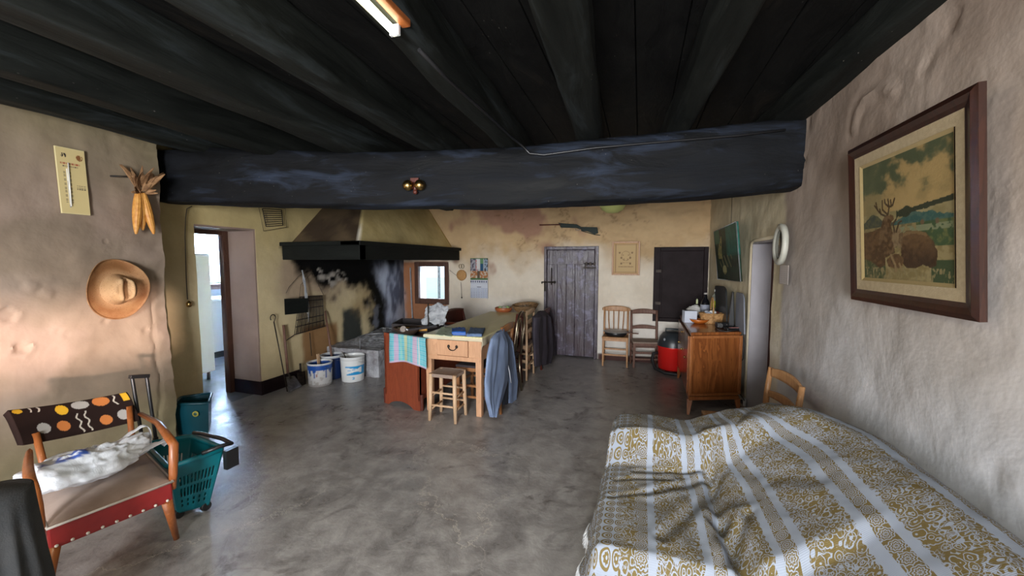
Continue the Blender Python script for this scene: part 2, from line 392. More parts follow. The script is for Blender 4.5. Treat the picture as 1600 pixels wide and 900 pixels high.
wallgrid('wall_rear', (0, -2.6, 0), (1, 0, 0), (0, 1, 0), -3.8, 1.2, 0, ZC, [(-2.9, -1.7, .0, 2.05), (-.75, .65, .75, 1.95)], .12, flat((.5, .42, .33)), .3)
# dark passage behind the doorway in the right wall
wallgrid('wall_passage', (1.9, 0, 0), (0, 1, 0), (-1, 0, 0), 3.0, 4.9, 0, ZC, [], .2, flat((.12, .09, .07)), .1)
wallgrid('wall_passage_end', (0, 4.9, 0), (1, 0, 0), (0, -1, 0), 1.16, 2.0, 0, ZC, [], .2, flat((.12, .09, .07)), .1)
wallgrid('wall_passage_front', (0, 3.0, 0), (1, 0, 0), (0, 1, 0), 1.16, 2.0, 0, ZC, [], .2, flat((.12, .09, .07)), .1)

# floor -------------------------------------------------------------
t = NT('concrete_floor'); o = t.obj()
a = t.noise(o, 1.1, 7, .62, .6); b = t.noise(o, 7, 7, .65, .3); c_ = t.noise(o, 38, 4)
col = t.mix(t.mr(a, .36, .64), (.170, .157, .152), (.33, .312, .30)); col = t.mix(t.mr(b, .42, .66, 0, .65), col, (.46, .44, .425))
col = t.mix(t.mr(t.noise(o, 2.6, 8, .7, 1.2), .55, .68, 0, .75), col, (.075, .064, .060))
crk = t.vor(t.map(o, (.45, .45, .45)), 1., 'DISTANCE_TO_EDGE'); w1 = t.n.new('ShaderNodeVectorMath'); w1.operation = 'ADD'
nn = t.n.new('ShaderNodeTexNoise'); t.l.new(o, nn.inputs['Vector']); nn.inputs['Scale'].default_value = 1.6; nn.inputs['Detail'].default_value = 8; nn.inputs['Roughness'].default_value = .7
sc_ = t.n.new('ShaderNodeVectorMath'); sc_.operation = 'SCALE'; t.l.new(nn.outputs['Color'], sc_.inputs[0]); sc_.inputs['Scale'].default_value = .7
t.l.new(o, w1.inputs[0]); t.l.new(sc_.outputs[0], w1.inputs[1])
cv = t.vor(w1.outputs[0], .55, 'DISTANCE_TO_EDGE'); cm = t.mr(cv, .0, .0045, 1, 0)
cm = t.math('MULTIPLY', cm, t.mr(t.noise(o, 1.3, 2), .45, .6))
col = t.mix(t.math('MULTIPLY', cm, .75), col, (.52, .47, .42))
t.inp('Base Color', col); t.inp('Roughness', t.mr(t.math('ADD', t.math('MULTIPLY', b, .6), t.math('MULTIPLY', a, .4)), .3, .7, .20, .50)); t.inp('Specular IOR Level', .6)
t.bump(t.math('ADD', t.math('ADD', t.math('MULTIPLY', b, .5), t.math('MULTIPLY', c_, .12)), t.math('MULTIPLY', cm, -.15)), .28, .03); M['floor'] = t.m
struct(MB().box2((-4.0, -2.9, -.12), (1.95, 6.1, 0)).build('floor', M['floor']))
# ceiling -----------------------------------------------------------
def black(name, st, c1=(.002, .002, .002), c2=(.006, .006, .006), blue=(.055, .07, .095), bth=.62, specks=True, rough=.42):
    t = NT(name); o = t.obj(); v = t.map(o, st); n = t.noise(v, 9, 7, .65, .6); n2 = t.noise(v, 3, 5)
    c = t.mix(t.mr(n, .35, .65), c1, c2); c = t.mix(t.mr(t.math('MULTIPLY', n, n2), bth*.45, bth*.75), c, blue)
    if specks: c = t.mix(t.math('MULTIPLY', t.mr(t.vor(t.map(o, (1.6, .7, 1)), 22), .04, .09, 1, 0), t.mr(t.noise(o, 5, 3), .54, .6)), c, (.14, .13, .115))
    t.inp('Base Color', c); t.inp('Roughness', t.mr(n, .3, .7, rough+.2, rough+.4)); t.inp('Specular IOR Level', .22); t.bump(n, .6, .02); return t.m
M['joist'] = black('black_joist', (1, .13, 1), (.004, .005, .004), (.013, .015, .0125), (.035, .045, .05)); M['beam'] = black('black_beam', (.13, 1, 1), (.002, .0023, .0028), (.006, .0072, .010), (.030, .042, .07), .60)
M['board'] = black('black_board', (1, .3, 1), (.0012, .0012, .0012), (.004, .0038, .003), (.02, .014, .009), .66); M['mantel'] = black('black_mantel', (.3, .3, 1), (.003, .004, .0035), (.007, .009, .0075), (.012, .014, .012), specks=False)
mb = MB()
xx = -4.0
while xx < 1.9:                                    # boards laid side by side
    mb.box2((xx, -2.9, ZC), (xx+.215, 6.1, ZC+.06-random.random()*.012)); xx += .22
mb.box2((-4.0, -2.9, ZC+.05), (1.95, 6.1, ZC+.12))
struct(mb.build('ceiling', M['board'], bevel=.004))
# tie beam ----------------------------------------------------------
BA = Vector((-4.0, 2.13, 0)); BB = Vector((1.12, 3.06, 0)); BU = (BB-BA).normalized(); BN = Vector((BU.y, -BU.x, 0))   # BN faces the camera
def onB(px, py, d=0.0):
    r = ray(px, py); p0 = BA-BN*d; t_ = (p0-Vector((0, 0, CH))).dot(BN)/r.dot(BN); return Vector((r.x*t_, r.y*t_, CH+r.z*t_))
BD = .27
bot = [onB(x, y, BD) for x, y in ((250, 318), (400, 325), (600, 329), (800, 329), (1000, 321), (1100, 314), (1240, 301))]
top = [onB(x, y) for x, y in ((320, 232), (555, 240), (800, 232), (1000, 212), (1260, 182))]
def beam_fn(u, v):
    L = (BB-BA).length; p = BA+BU*(u*L); s_ = u*L
    zb = interp(s_, [(q-BA).dot(BU) for q in bot], [q.z for q in bot]); zt = interp(s_, [(q-BA).dot(BU) for q in top], [q.z for q in top])
    a = v*4 % 4; k = int(a); f = a-k; c = [(0, zb), (0, zt+.02), (BD, zt+.02), (BD, zb)]; q0 = c[k % 4]; q1 = c[(k+1) % 4]
    d = lerp(q0[0], q1[0], f); z = lerp(q0[1], q1[1], f); e = .012*nz(s_*1.1, d*3, z*3, 2, 4)
    rnd = .02*(abs(f-.5)*2)**6
    cx, cz = BD/2, (zb+zt)/2
    d = d+(cx-d)*rnd/.13+e; z = z+(cz-z)*rnd/.22+e
    q = p-BN*d; return (q.x, q.y, z)
mb = MB(); mb.grid(161, 41, lambda u, v: beam_fn(u, v))
o = struct(mb.build('ceiling_beam', M['beam']))
# joists ------------------------------------------------------------
JS = -.06
def joist(x, w, zb, k):
    zb += .0
    def fn(y0, y1):
        mb = MB()
        def f(u, v):
            y = lerp(y0, y1, u); a = v*4; q = int(a) % 4; fr = a-int(a)
            c = [(-w/2, zb), (-w/2, ZC+.01), (w/2, ZC+.01), (w/2, zb)]; p, r = c[q], c[(q+1) % 4]
            X_ = lerp(p[0], r[0], fr); Z_ = lerp(p[1], r[1], fr)
            e = .012*nz(y*.8, X_*4+k, Z_*4, 2, 4); rd = .012*(abs(fr-.5)*2)**9
            X_ -= math.copysign(rd, X_)-e; Z_ += rd*(1 if Z_ < (zb+ZC)/2 else 0)+e*.5
            return (x+JS*(y-2.9)+X_+.02*nz(y*.4, k, 0, 1, 2), y, min(Z_, ZC+.01))
        mb.grid(60, 41, f); return mb
    struct(fn(-2.7, 5.95).build('ceiling_joist', M['joist']))
for k, (x, w, zb) in enumerate([(.93, .2, 2.37), (.24, .15, 2.34), (-.36, .19, 2.31), (-.95, .15, 2.29), (-1.53, .15, 2.285), (-2.16, .22, 2.285), (-2.82, .17, 2.29), (-3.42, .18, 2.33)]):
    joist(x, w, zb, k*3.1)
# fireplace hood ----------------------------------------------------
HX, HY, HZ0, HZ1 = -2.83, 3.45, 1.475, 1.665
pj = onY(672, 330, YB); pl = onX(498, 330, XL)
kx = (-2.93-pj.x)/(pj.z-HZ1); ky = (pl.y-3.55)/(pl.z-HZ1)
bx, by = -2.93, 3.55; tx, ty = bx-kx*(ZC-HZ1), by+ky*(ZC-HZ1)
def hood_col(p):
    w = nz(p.x+p.y, p.z, 0, 3, 4)
    side = sstep(.0, .02, (p.x-(bx-kx*(p.z-HZ1)))+.03)
    c = mixc((.12, .085, .05), (.06, .042, .028), sstep(-.3, .4, w))
    y = mixc((.74, .60, .28), (.64, .50, .22), sstep(-.3, .4, w)); y = mixc(y, (.8, .74, .6), sstep(.07, .03, (p.y-(by+ky*(p.z-HZ1)))+.03*w)*sstep(1.95, 1.8, p.z))
    return mixc(c, y, side)
mb = MB()
mb.grid(24, 20, lambda u, v: (lerp(XL-.02, lerp(bx, tx, v), u), lerp(by, ty, v)+.008*nz(u*2, v*2), lerp(HZ1-.02, ZC, v)))
mb.grid(44, 20, lambda u, v: (lerp(bx, tx, v)+.008*nz(u*4, v*2), lerp(lerp(by, ty, v), YB, u), lerp(HZ1-.02, ZC, v)))
bmesh.ops.remove_doubles(mb.bm, verts=mb.bm.verts, dist=.001)
o = mb.build('fireplace_hood', M['plaster'], solid=.06, fix=False)
for v_ in o.data.polygons: pass
paint(o, hood_col); recenter(o); tag(o, 'tapering plaster chimney hood, ochre on one side, over the hearth', 'chimney hood')
mb = MB()     # black wooden shelf beam round the hood
mb.box2((XL, HY, HZ0), (HX, HY+.10, HZ1-.03)); mb.box2((HX-.10, HY, HZ0), (HX, YB, HZ1-.03))
mb.box2((XL, HY-.035, HZ1-.035), (HX+.03, HY+.22, HZ1+.01)); mb.box2((HX-.22, HY-.035, HZ1-.035), (HX+.035, YB, HZ1+.01))
mb.build('mantel_shelf', M['mantel'], o, world=True, bevel=.006)
# raised hearth
mb = MB(); mb.grid(40, 30, lambda u, v: (lerp(XL+.02, -3.08, u)+.02*nz(u*5, v*5, 1)*u, lerp(4.05, YB-.03, v)+.03*nz(u*6, 2, 2)*(1 if v == 0 else 0), .34+.012*nz(u*6, v*9)))
mb.grid(40, 8, lambda u, v: (lerp(XL+.02, -3.08, u)+.02*nz(u*5, 0, 1)*u, 4.05+.03*nz(u*6, 2, 2)-.02*nz(u*4, v*3)*sstep(1, .7, v), v*(.34+.012*nz(u*6, 0)))); mb.grid(40, 8, lambda u, v: (-3.08+.02*nz(5, u*5, 1), lerp(4.05, YB-.03, u), v*.34))
o = one(mb, 'raised_hearth', None, 'low raised stone hearth dusted with pale ash in the corner', 'hearth')
C('hearth_stone', (.20, .19, .20), (.42, .43, .46), 7, .9, 0, .9, 22, bd=.03); o.data.materials.append(M['hearth_stone'])
# window in the back wall -------------------------------------------
def glass_mat():
    t = NT('window_glass'); t.inp('Base Color', (.9, .95, 1)); t.inp('Roughness', .02); t.inp('Transmission Weight', 1.); t.inp('IOR', 1.02); return t.m
M['glass'] = glass_mat()
mb = MB(); x0, x1, z0, z1 = -3.672, -3.026, .73, 1.445; yf = YB-.03; w = .075
for a, b in (((x0, yf, z0), (x0+w, yf+.07, z1)), ((x1-w, yf, z0), (x1, yf+.07, z1)), ((x0+w, yf+.002, z0), (x1-w, yf+.07, z0+w+.02)), ((x0+w, yf+.002, z1-w), (x1-w, yf+.07, z1))): mb.box2(a, b)
wf = struct(mb.build('window_1', M['brown_frame'], bevel=.005))
mb = MB().box2((x0+w, yf+.03, z0+w), (x1-w, yf+.036, z1-w)); mb.build('pane', M['glass'], wf)
mb = MB(); C('pale_lining', (.72, .74, .76), rough=.7); mb.box2((-3.668, YB+.045, .735), (-3.655, YB+.32, 1.44)); mb.box2((-3.043, YB+.045, .735), (-3.03, YB+.32, 1.44)); mb.box2((-3.655, YB+.045, .735), (-3.043, YB+.32, .748)); struct(mb.build('trim_6', M['pale_lining']))
# plank door ---------------------------------------------------------
t = NT('old_paint_wood'); o_ = t.obj(); v = t.map(o_, (1, 1, .12)); n = t.noise(v, 16, 7, .65, .5); n2 = t.noise(o_, 9, 6, .7)
c = t.mix(t.mr(n, .35, .65), (.030, .018, .028), (.075, .055, .08)); c = t.mix(t.mr(n2, .52, .62, 0, .85), c, (.22, .205, .29)); c = t.mix(t.mr(t.noise(o_, 3, 6), .50, .62, 0, .85), c, (.045, .024, .03))
t.inp('Base Color', c); t.inp('Roughness', t.mr(n2, .3, .7, .22, .5)); t.bump(n, .5, .02); M['old_paint'] = t.m
C('dark_paint', (.010, .0045, .005), (.017, .010, .011), 8, .6, 0, .3, 30, spec=.15)
dx0, dx1, dz = -1.395, -.578, 1.68
mb = MB()
mb.box2((dx0, YB-.03, 0), (dx0+.04, YB+.05, dz)); mb.box2((dx1-.05, YB-.03, 0), (dx1, YB+.05, dz)); mb.box2((dx0+.04, YB-.028, dz-.05), (dx1-.05, YB+.05, dz))
dr = struct(mb.build('door_1', M['old_paint'], bevel=.005))
xs = [dx0+.045, dx0+.2, dx0+.34, dx0+.47, dx0+.62, dx1-.055]
mb = MB()
for a, b in zip(xs, xs[1:]): mb.box2((a+.002, YB+.0, .02), (b-.002, YB+.035, dz-.055))
mb.box2((dx0+.05, YB-.018, dz-.27), (dx1-.06, YB+.01, dz-.07)); mb.box2((dx0+.05, YB-.018, .3), (dx0+.16, YB+.01, dz-.27))
mb.build('plank_panel', M['old_paint'], dr, bevel=.003)
mb = MB(); mb.box2((dx1-.22, YB-.045, dz-.33), (dx1-.03, YB-.015, dz-.305)); mb.cyl((dx1-.2, YB-.035, dz-.26), (dx1-.05, YB-.035, dz-.26), .011, n=8)
for q in (-.19, -.13, -.07): mb.box2((dx1+q, YB-.05, dz-.285), (dx1+q+.03, YB-.015, dz-.235))
mb.build('bolt', M['iron'], dr)
mb = MB(); mb.tube([(dx0-.03, YB-.03, 1.12), (dx0-.03, YB-.06, 1.14), (dx0+.16, YB-.06, 1.14)], .010); mb.tube([(dx0+.12, YB-.05, 1.36), (dx0+.12, YB-.05, 1.1)], .008); mb.ball((dx0+.17, YB-.06, 1.14), .02); mb.build('latch', M['iron'], dr)
mb = MB(); mb.cyl((dx0+.02, YB-.04, 1.0), (dx0+.02, YB-.04, 1.16), .012); mb.build('hinge', M['iron'], dr)
struct(MB().box2((dx0-.3, YB+.28, -.01), (dx1+.3, YB+.33, 2.0)).build('door_backing', M['dark_paint']))
# closed shutter
sx0, sx1, sz0, sz1 = .186, .88, .61, 1.655
mb = MB(); w = .055
for a, b in (((sx0, YB-.03, sz0), (sx0+w+.03, YB+.05, sz1)), ((sx1-w, YB-.03, sz0), (sx1, YB+.05, sz1)), ((sx0+w+.03, YB-.028, sz0), (sx1-w, YB+.05, sz0+w)), ((sx0+w+.03, YB-.028, sz1-w), (sx1-w, YB+.05, sz1))): mb.box2(a, b)
sh = struct(mb.build('window_2', M['dark_paint'], bevel=.005))
mb = MB().box2((sx0+w, YB-.008, sz0+w), (sx1-w, YB+.03, sz1-w)); mb.box2((sx0+w+.045, YB-.014, sz0+w+.02), (sx0+w+.06, YB, sz1-w-.02))
mb.build('shutter_panel', M['dark_paint'], sh, bevel=.003)
mb = MB(); mb.box2((sx0+.03, YB-.045, 1.3), (sx0+.1, YB-.03, 1.34)); mb.box2((sx0+.03, YB-.045, .85), (sx0+.1, YB-.03, .89)); mb.build('hinge', M['iron'], sh)
struct(MB().box2((sx0-.1, YB+.28, sz0-.1), (sx1+.1, YB+.33, sz1+.1)).build('window_backing', M['dark_paint']))
# dark painted foot of the hearth wall
mb = MB(); mb.box2((XL-.38, 3.105, 0), (XL+.022, 3.13, .15)); mb.box2((XL, 3.13, 0), (XL+.022, 3.62, .15)); struct(mb.build('baseboard_hearth', M['dark_paint'], bevel=.003))
# inner door frame and leaf edge in the kitchen doorway
mb = MB(); mb.box2((XL-.46, 3.06, 0), (XL-.385, 3.16, 1.80)); mb.box2((XL-.46, 2.45, 1.74), (XL-.385, 3.06, 1.80)); struct(mb.build('trim_1', M['brown_frame'], bevel=.004))
# jamb frame of the passage doorway
mb = MB(); mb.box2((1.17, 4.16, 0), (1.24, 4.24, 1.64)); mb.box2((1.17, 3.50, 0), (1.24, 3.58, 1.64)); struct(mb.build('trim_2', M['dark_red'], bevel=.004))
C('lilac_paint', (.40, .38, .41), (.34, .32, .34), 4, .75, 0, .25, 12, bd=.01); C('mauve_paint', (.30, .215, .175), (.24, .17, .14), 3, .7, 0, .25, 10, bd=.01)
mb = MB(); mb.box2((1.004, 4.205, 0), (1.165, 4.222, 1.635)); mb.box2((1.004, 3.56, 1.618), (1.165, 4.205, 1.635)); struct(mb.build('trim_4', M['lilac_paint']))
mb = MB(); mb.box2((XL-.38, 3.112, .15), (XL-.004, 3.132, 1.80)); mb.box2((XL-.38, 2.53, 1.782), (XL-.004, 3.112, 1.80)); struct(mb.build('trim_5', M['mauve_paint']))
# rounded plaster lip round the passage doorway
mb = MB(); mb.tube([(1.0, 4.235, 0), (1.0, 4.235, 1.58), (1.0, 4.21, 1.635), (1.0, 4.14, 1.65), (1.0, 3.56, 1.65)], .014, 8); o = mb.build('trim_3', M['plaster']); paint(o, flat((.52, .45, .32))); struct(o)

# kitchen beyond -----------------------------------------------------
C('kitchen_white', (.62, .66, .72), (.52, .56, .62), 3, .6); C('kitchen_floor', (.22, .22, .22), (.3, .31, .33), 6, .25, 0, .1, 20)
struct(MB().box2((-7.2, 1.0, -.12), (-4.0, 6.0, 0)).build('floor_kitchen', M['kitchen_floor']))
struct(MB().box2((-7.2, 1.0, ZC), (-4.0, 6.0, ZC+.1)).build('ceiling_kitchen', M['kitchen_white']))
KX = -6.6
def wk(name, *a):
    o = wallgrid(name, *a, .25, flat((.62, .66, .72)), .2, .0); return o
wk('wall_kitchen_window', (KX, 0, 0), (0, 1, 0), (1, 0, 0), .9, 6.0, 0, ZC, [(3.3, 5.3, 1.0, 2.05)])
wk('wall_kitchen_end', (0, 5.75, 0), (1, 0, 0), (0, -1, 0), -6.9, -4.2, 0, ZC, [])
wk('wall_kitchen_front', (0, 1.1, 0), (1, 0, 0), (0, 1, 0), -6.9, -3.6, 0, ZC, [])
mb = MB()
for a, b in (((KX-.06, 3.3, 1.0), (KX+.03, 5.3, 1.09)), ((KX-.06, 3.3, 1.96), (KX+.03, 5.3, 2.05)), ((KX-.06, 3.3, 1.09), (KX+.03, 3.38, 1.96)), ((KX-.06, 5.22, 1.09), (KX+.03, 5.3, 1.96)), ((KX-.06, 4.12, 1.09), (KX+.03, 4.22, 1.96))): mb.box2(a, b)
kw = struct(mb.build('window_3', M['brown_frame'], bevel=.005)); MB().box2((KX-.02, 3.36, 1.05), (KX-.014, 5.25, 2.0)).build('pane', M['glass'], kw)
# tall white cabinet and low unit
K = thing('kitchen_cabinet', 'tall plain white cabinet standing inside the kitchen doorway', 'cabinet', (-5.2, 3.1, 0))
mb = MB().box2((-5.5, 2.5, .10), (-5.0, 3.40, 1.55)); mb.build('body', M['white_enamel'], K, world=True, bevel=.01)
MB().box2((-4.995, 2.52, .12), (-4.975, 3.38, 1.53)).build('door', M['white_enamel'], K, world=True, bevel=.006)
for yy in (2.55, 3.35):
    for x_ in (-5.45, -5.05): MB().cyl((x_, yy, 0), (x_, yy, .11), .02, n=10).build('leg', M['steel'], K, world=True)
K = thing('kitchen_counter', 'low white kitchen unit under the kitchen window', 'counter', (-6.2, 4.6, 0))
MB().box2((-6.55, 3.5, .1), (-6.0, 5.6, .86)).build('body', M['white_enamel'], K, world=True, bevel=.01)
MB().box2((-6.55, 3.48, .86), (-5.96, 5.62, .90)).build('worktop', M['white_enamel'], K, world=True, bevel=.008)
MB().box2((-6.5, 3.55, 0), (-6.05, 5.55, .1)).build('plinth', M['black_plastic'], K, world=True)
mb = MB(); mb.tube([(-5.99, 4.0, .5), (-5.96, 4.0, .5), (-5.96, 4.0, .56), (-5.99, 4.0, .56)], .006); mb.build('handle', M['black_plastic'], K, world=True)
# outdoors
one(MB().cyl((-4.93, 9, -.4), (-4.93, 9, 3.2), .035, n=10), 'garden_post', M['steel'], 'thin grey post standing outside the small hearth window', 'post')
C('lawn', (.50, .52, .48), (.58, .60, .56), 3, .9, 0, .5, 30); C('leafage', (.22, .30, .16), (.34, .42, .26), 9, .8, 0, .8, 20)
struct(MB().box2((-40, -30, -.5), (30, 40, -.4)).build('ground', M['lawn']))
for k, (x, y, r) in enumerate([(-15, 9, 2.6), (-16, 15.5, 2.2), (-6.4, 17, 1.9)]):
    T_ = thing('garden_tree', ['leafy green tree outside the kitchen window', 'leafy green tree further along outside the kitchen window', 'leafy green tree outside the small window by the hearth'][k], 'tree', (x, y, -.4), 0, 'trees outside')
    mb = MB(); mb.grid(40, 26, lambda u, v: tuple(Vector((0, 0, r*1.05))+Vector((math.cos(2*PI*u)*math.sin(PI*v), math.sin(2*PI*u)*math.sin(PI*v), -math.cos(PI*v)))*(r*(1+.28*nz(math.cos(2*PI*u)*2+k, math.sin(2*PI*u)*2, v*3, 1.6, 5)))), closed=True); mb.build('crown', M['leafage'], T_)
    MB().cyl((0, 0, 0), (0, 0, r), .18, .1).build('trunk', M['greywood'], T_)
# ------------------------------------------------------------------ shared builders
def paint_uv(o, nu, nv, fn, start=0):
    me = o.data; at = me.color_attributes.new('Col', 'FLOAT_COLOR', 'CORNER'); cv = []
    for j in range(nv):
        for i in range(nu): cv.append(fn(i/(nu-1), j/(nv-1)))
    buf = []
    for l in me.loops:
        k = l.vertex_index-start; c = cv[k] if 0 <= k < len(cv) else cv[0]; buf.extend((c[0], c[1], c[2], 1))
    at.data.foreach_set('color', buf); return o
def panel(name, parent, p00, p10, p01, nu, nv, fn, m, solid=.002, bulge=None):
    p00, p10, p01 = Vector(p00), Vector(p10), Vector(p01); U = p10-p00; W = p01-p00; N = U.cross(W).normalized()
    mb = MB(); mb.grid(nu, nv, lambda u, v: p00+U*u+W*v+N*(bulge(u, v) if bulge else 0))
    o = mb.build(name, m, parent, world=True, fix=False)
    paint_uv(o, nu, nv, fn)
    if solid:
        md = o.modifiers.new('solid', 'SOLIDIFY'); md.thickness = solid; md.offset = -1
    return o
def seg(px, py, ax, ay, bx, by):
    dx, dy = bx-ax, by-ay; t_ = max(0, min(1, ((px-ax)*dx+(py-ay)*dy)/(dx*dx+dy*dy+1e-9))); return math.hypot(px-ax-dx*t_, py-ay-dy*t_)
def pline(px, py, pts): return min(seg(px, py, *a, *b) for a, b in zip(pts, pts[1:]))
def inp(px, py, pts):
    r = False; n = len(pts); j = n-1
    for i in range(n):
        xi, yi = pts[i]; xj, yj = pts[j]
        if (yi > py) != (yj > py) and px < (xj-xi)*(py-yi)/(yj-yi)+xi: r = not r
        j = i
    return r
def ell(px, py, cx, cy, rx, ry): return math.hypot((px-cx)/rx, (py-cy)/ry)

# ------------------------------------------------------------------ thermometer board
WX = -3.585
def thermo_col(u, v):
    c = (.62, .50, .24); g = (.10, .07, .05)
    if u < .02 or u > .98 or v < .01 or v > .99: c = (.66, .56, .3)
    if .30 < u < .345 and .14 < v < .68: c = (.85, .84, .78)
    if abs(u-.322) < .010 and .12 < v < .5: c = (.2, .16, .14)
    if ell(u, v, .325, .115, .035, .018) < 1: c = (.3, .3, .32)
    k = (v*46) % 1
    if .16 < v < .66 and k < .32 and (.20 < u < .27 or .38 < u < .45): c = g
    if .75 < v < .775 and .12 < u < .80 and (u*31) % 1 < .7: c = (.35, .08, .04)
    if .715 < v < .73 and .2 < u < .72 and (u*37) % 1 < .6: c = g
    for vv in (.44, .415, .39):
        if abs(v-vv) < .006 and .62 < u < .93 and (u*29) % 1 < .7: c = g
    if ell(u, v, .26, .88, .10, .035) < 1 and nz(u*9, v*9, 1, 2) > -.1: c = (.03, .02, .02)
    if ell(u, v, .80, .87, .12, .045) < 1 and nz(u*9, v*9, 5, 2) > -.25: c = (.22, .09, .03)
    return c
T_ = thing('thermometer_board', 'cream thermometer board with two small drawings at its top, hung on plaster wall', 'thermometer', onX(116, 335, WX))
a, b, c, d = onX(95, 333, WX), onX(140, 335, WX), onX(92, 229, WX), onX(136, 236, WX); b = V(b.x, b.y, a.z); c = V(c.x, a.y-.01, c.z)
panel('board', T_, a+V(.012, 0, 0), b+V(.012, 0, 0), c+V(.012, 0, 0), 70, 110, thermo_col, M['paper'], .014)
tb = MB().cyl(a.lerp(b, .32)+V(.018, 0, .05), a.lerp(b, .32)+V(.018, 0, .33), .0035, n=8); M['tubeglass'] = mat('tube_glass', (.75, .75, .7), rough=.15); tb.build('glass_tube', M['tubeglass'], T_, world=True)
# ------------------------------------------------------------------ dried corn bunch
cb = onX(217, 300, WX)
T_ = thing('corn_bunch', 'bunch of dried corn cobs hanging by their husks from the wall', 'corn', cb)
def corn_bm(p, d, L, r, seed):
    d = Vector(d).normalized(); mb = MB(); q = d.to_track_quat('Z', 'Y').to_matrix()
    nu, nv = 48, 60
    def fn(u, v):
        z = v*L; rr = r*math.sin(PI*min(1, .12+v*.86))**.55*(1-.15*v); k = (u*12) % 1; kk = (v*24+(int(u*12) % 2)*.5) % 1
        rr *= .90+.12*math.sqrt(max(0, math.sin(PI*k)))*math.sqrt(max(0, math.sin(PI*kk)))
        return Vector(p)+q@Vector((math.cos(2*PI*u)*rr, math.sin(2*PI*u)*rr, z))
    mb.grid(nu, nv, fn, closed=True); return mb
n0 = onX(214, 300, WX)+V(.04, 0, 0)
for k, (px, py, off) in enumerate(((205, 366, .055), (233, 366, .055), (219, 360, .03))):
    e = onX(px, py, WX)+V(off, 0, 0); s_ = n0+(e-n0)*.03+V(0, (-.012, .012, 0)[k], 0)
    corn_bm(s_, e-s_, (e-s_).length, .031, k).build('cob', M['corn'], T_, world=True)
mb = MB(); random.seed(3)
def leaf(mb, p, d, L, w, curl):
    p = Vector(p); d = Vector(d).normalized(); sd = d.cross(V(1, 0, .2)).normalized(); nn_ = sd.cross(d)
    def f(u, v):
        ww = w*math.sin(PI*min(1, v*.85+.12))**.7*(u-.5)*2
        return p+d*(v*L)+sd*ww+nn_*(curl*v*v*L+.25*abs(ww))
    mb.grid(4, 9, f)
for k in range(26):
    a_ = random.uniform(-.8, .8)**1; leaf(mb, n0+V(random.uniform(0, .02), random.uniform(-.01, .01), 0), V(random.uniform(-.05, .45), math.sin(a_), math.cos(a_)), random.uniform(.11, .21), random.uniform(.012, .024), random.uniform(-.6, .6))
for k in range(12):
    a_ = random.uniform(1.3, 2.0)*random.choice((-1, 1)); leaf(mb, n0, V(random.uniform(0, .5), math.sin(a_), math.cos(a_)), random.uniform(.05, .09), .012, random.uniform(-.5, .9))
mb.build('husk', M['husk'], T_, world=True, solid=.0015)
mb = MB(); mb.tube([n0+V(.028*math.cos(q), .028*math.sin(q), .004*q) for q in [i*.5 for i in range(26)]], .003, 6); mb.build('twine', M['twine'], T_, world=True)
MB().cyl(onX(172, 275, WX), onX(212, 277, WX)+V(.04, 0, 0), .006, n=8).build('nail', M['iron'], T_, world=True)
# ------------------------------------------------------------------ straw hat
hc = onX(176, 452, WX)
t = NT('hat_straw'); o_ = t.obj(); vv_ = t.vor(o_, 95); nn1 = t.noise(o_, 9, 5)
sp_ = t.sep(o_); rad = t.math('SQRT', t.math('ADD', t.math('POWER', sp_[1], 2.), t.math('POWER', sp_[2], 2.))); cw = t.mr(rad, .07, .15, 0, 1); body = t.mix(cw, (.60, .38, .20), (.27, .115, .038)); body = t.mix(t.mr(nn1, .42, .66, 0, .6), body, (.44, .24, .10)); cc = t.mix(t.mr(vv_, .10, .22), (.13, .035, .01), body); t.inp('Base Color', cc); t.inp('Roughness', .7); t.bump(t.noise(o_, 220, 3), .5, .004); M['hat'] = t.m
T_ = thing('straw_hat', 'speckled tan straw hat with a dented crown hung flat on the wall', 'hat', hc)
def hat_f(r):   # axis height as function of radius
    return interp(r, [0, .055, .07, .085, .10, .19, .205], [.115, .125, .115, .06, .022, .03, .045])
mb = MB(); Mh = Matrix.Rotation(math.radians(-8), 3, 'Z')@Matrix(((0, 0, 1), (0, 1, 0), (-1, 0, 0)))
Mh = Matrix(((0, 0, 1), (1, 0, 0), (0, 1, 0)))
def hf(u, v):
    r = v*.2; a_ = 2*PI*u; z = hat_f(r)
    if r < .075:    # dented crown
        y_ = r*math.cos(a_); x_ = r*math.sin(a_)
        z -= .06*math.exp(-((y_-.012)/.02)**2)*sstep(.085, .05, r)
        z += .015*math.exp(-((abs(y_-.012)-.035)/.015)**2)
    k = 1+.0*r
    z += .025*math.cos(2*a_)*sstep(.11, .2, r)+.012*sstep(.13, .2, r)*math.sin(a_*3)
    return V(.012, .004, 0)+Mh@Vector((r*math.cos(a_)*.9*k, r*math.sin(a_)*1.08, z))
mb.grid(64, 46, hf, closed=True); hat = mb.build('crown_and_brim', M['hat'], T_, solid=.004)
mb = MB(); mb.tube([hf(i/64, .985)+V(.002, 0, 0) for i in range(64)], .0035, 6, closed=True); mb.build('brim_edge', M['husk'], T_)

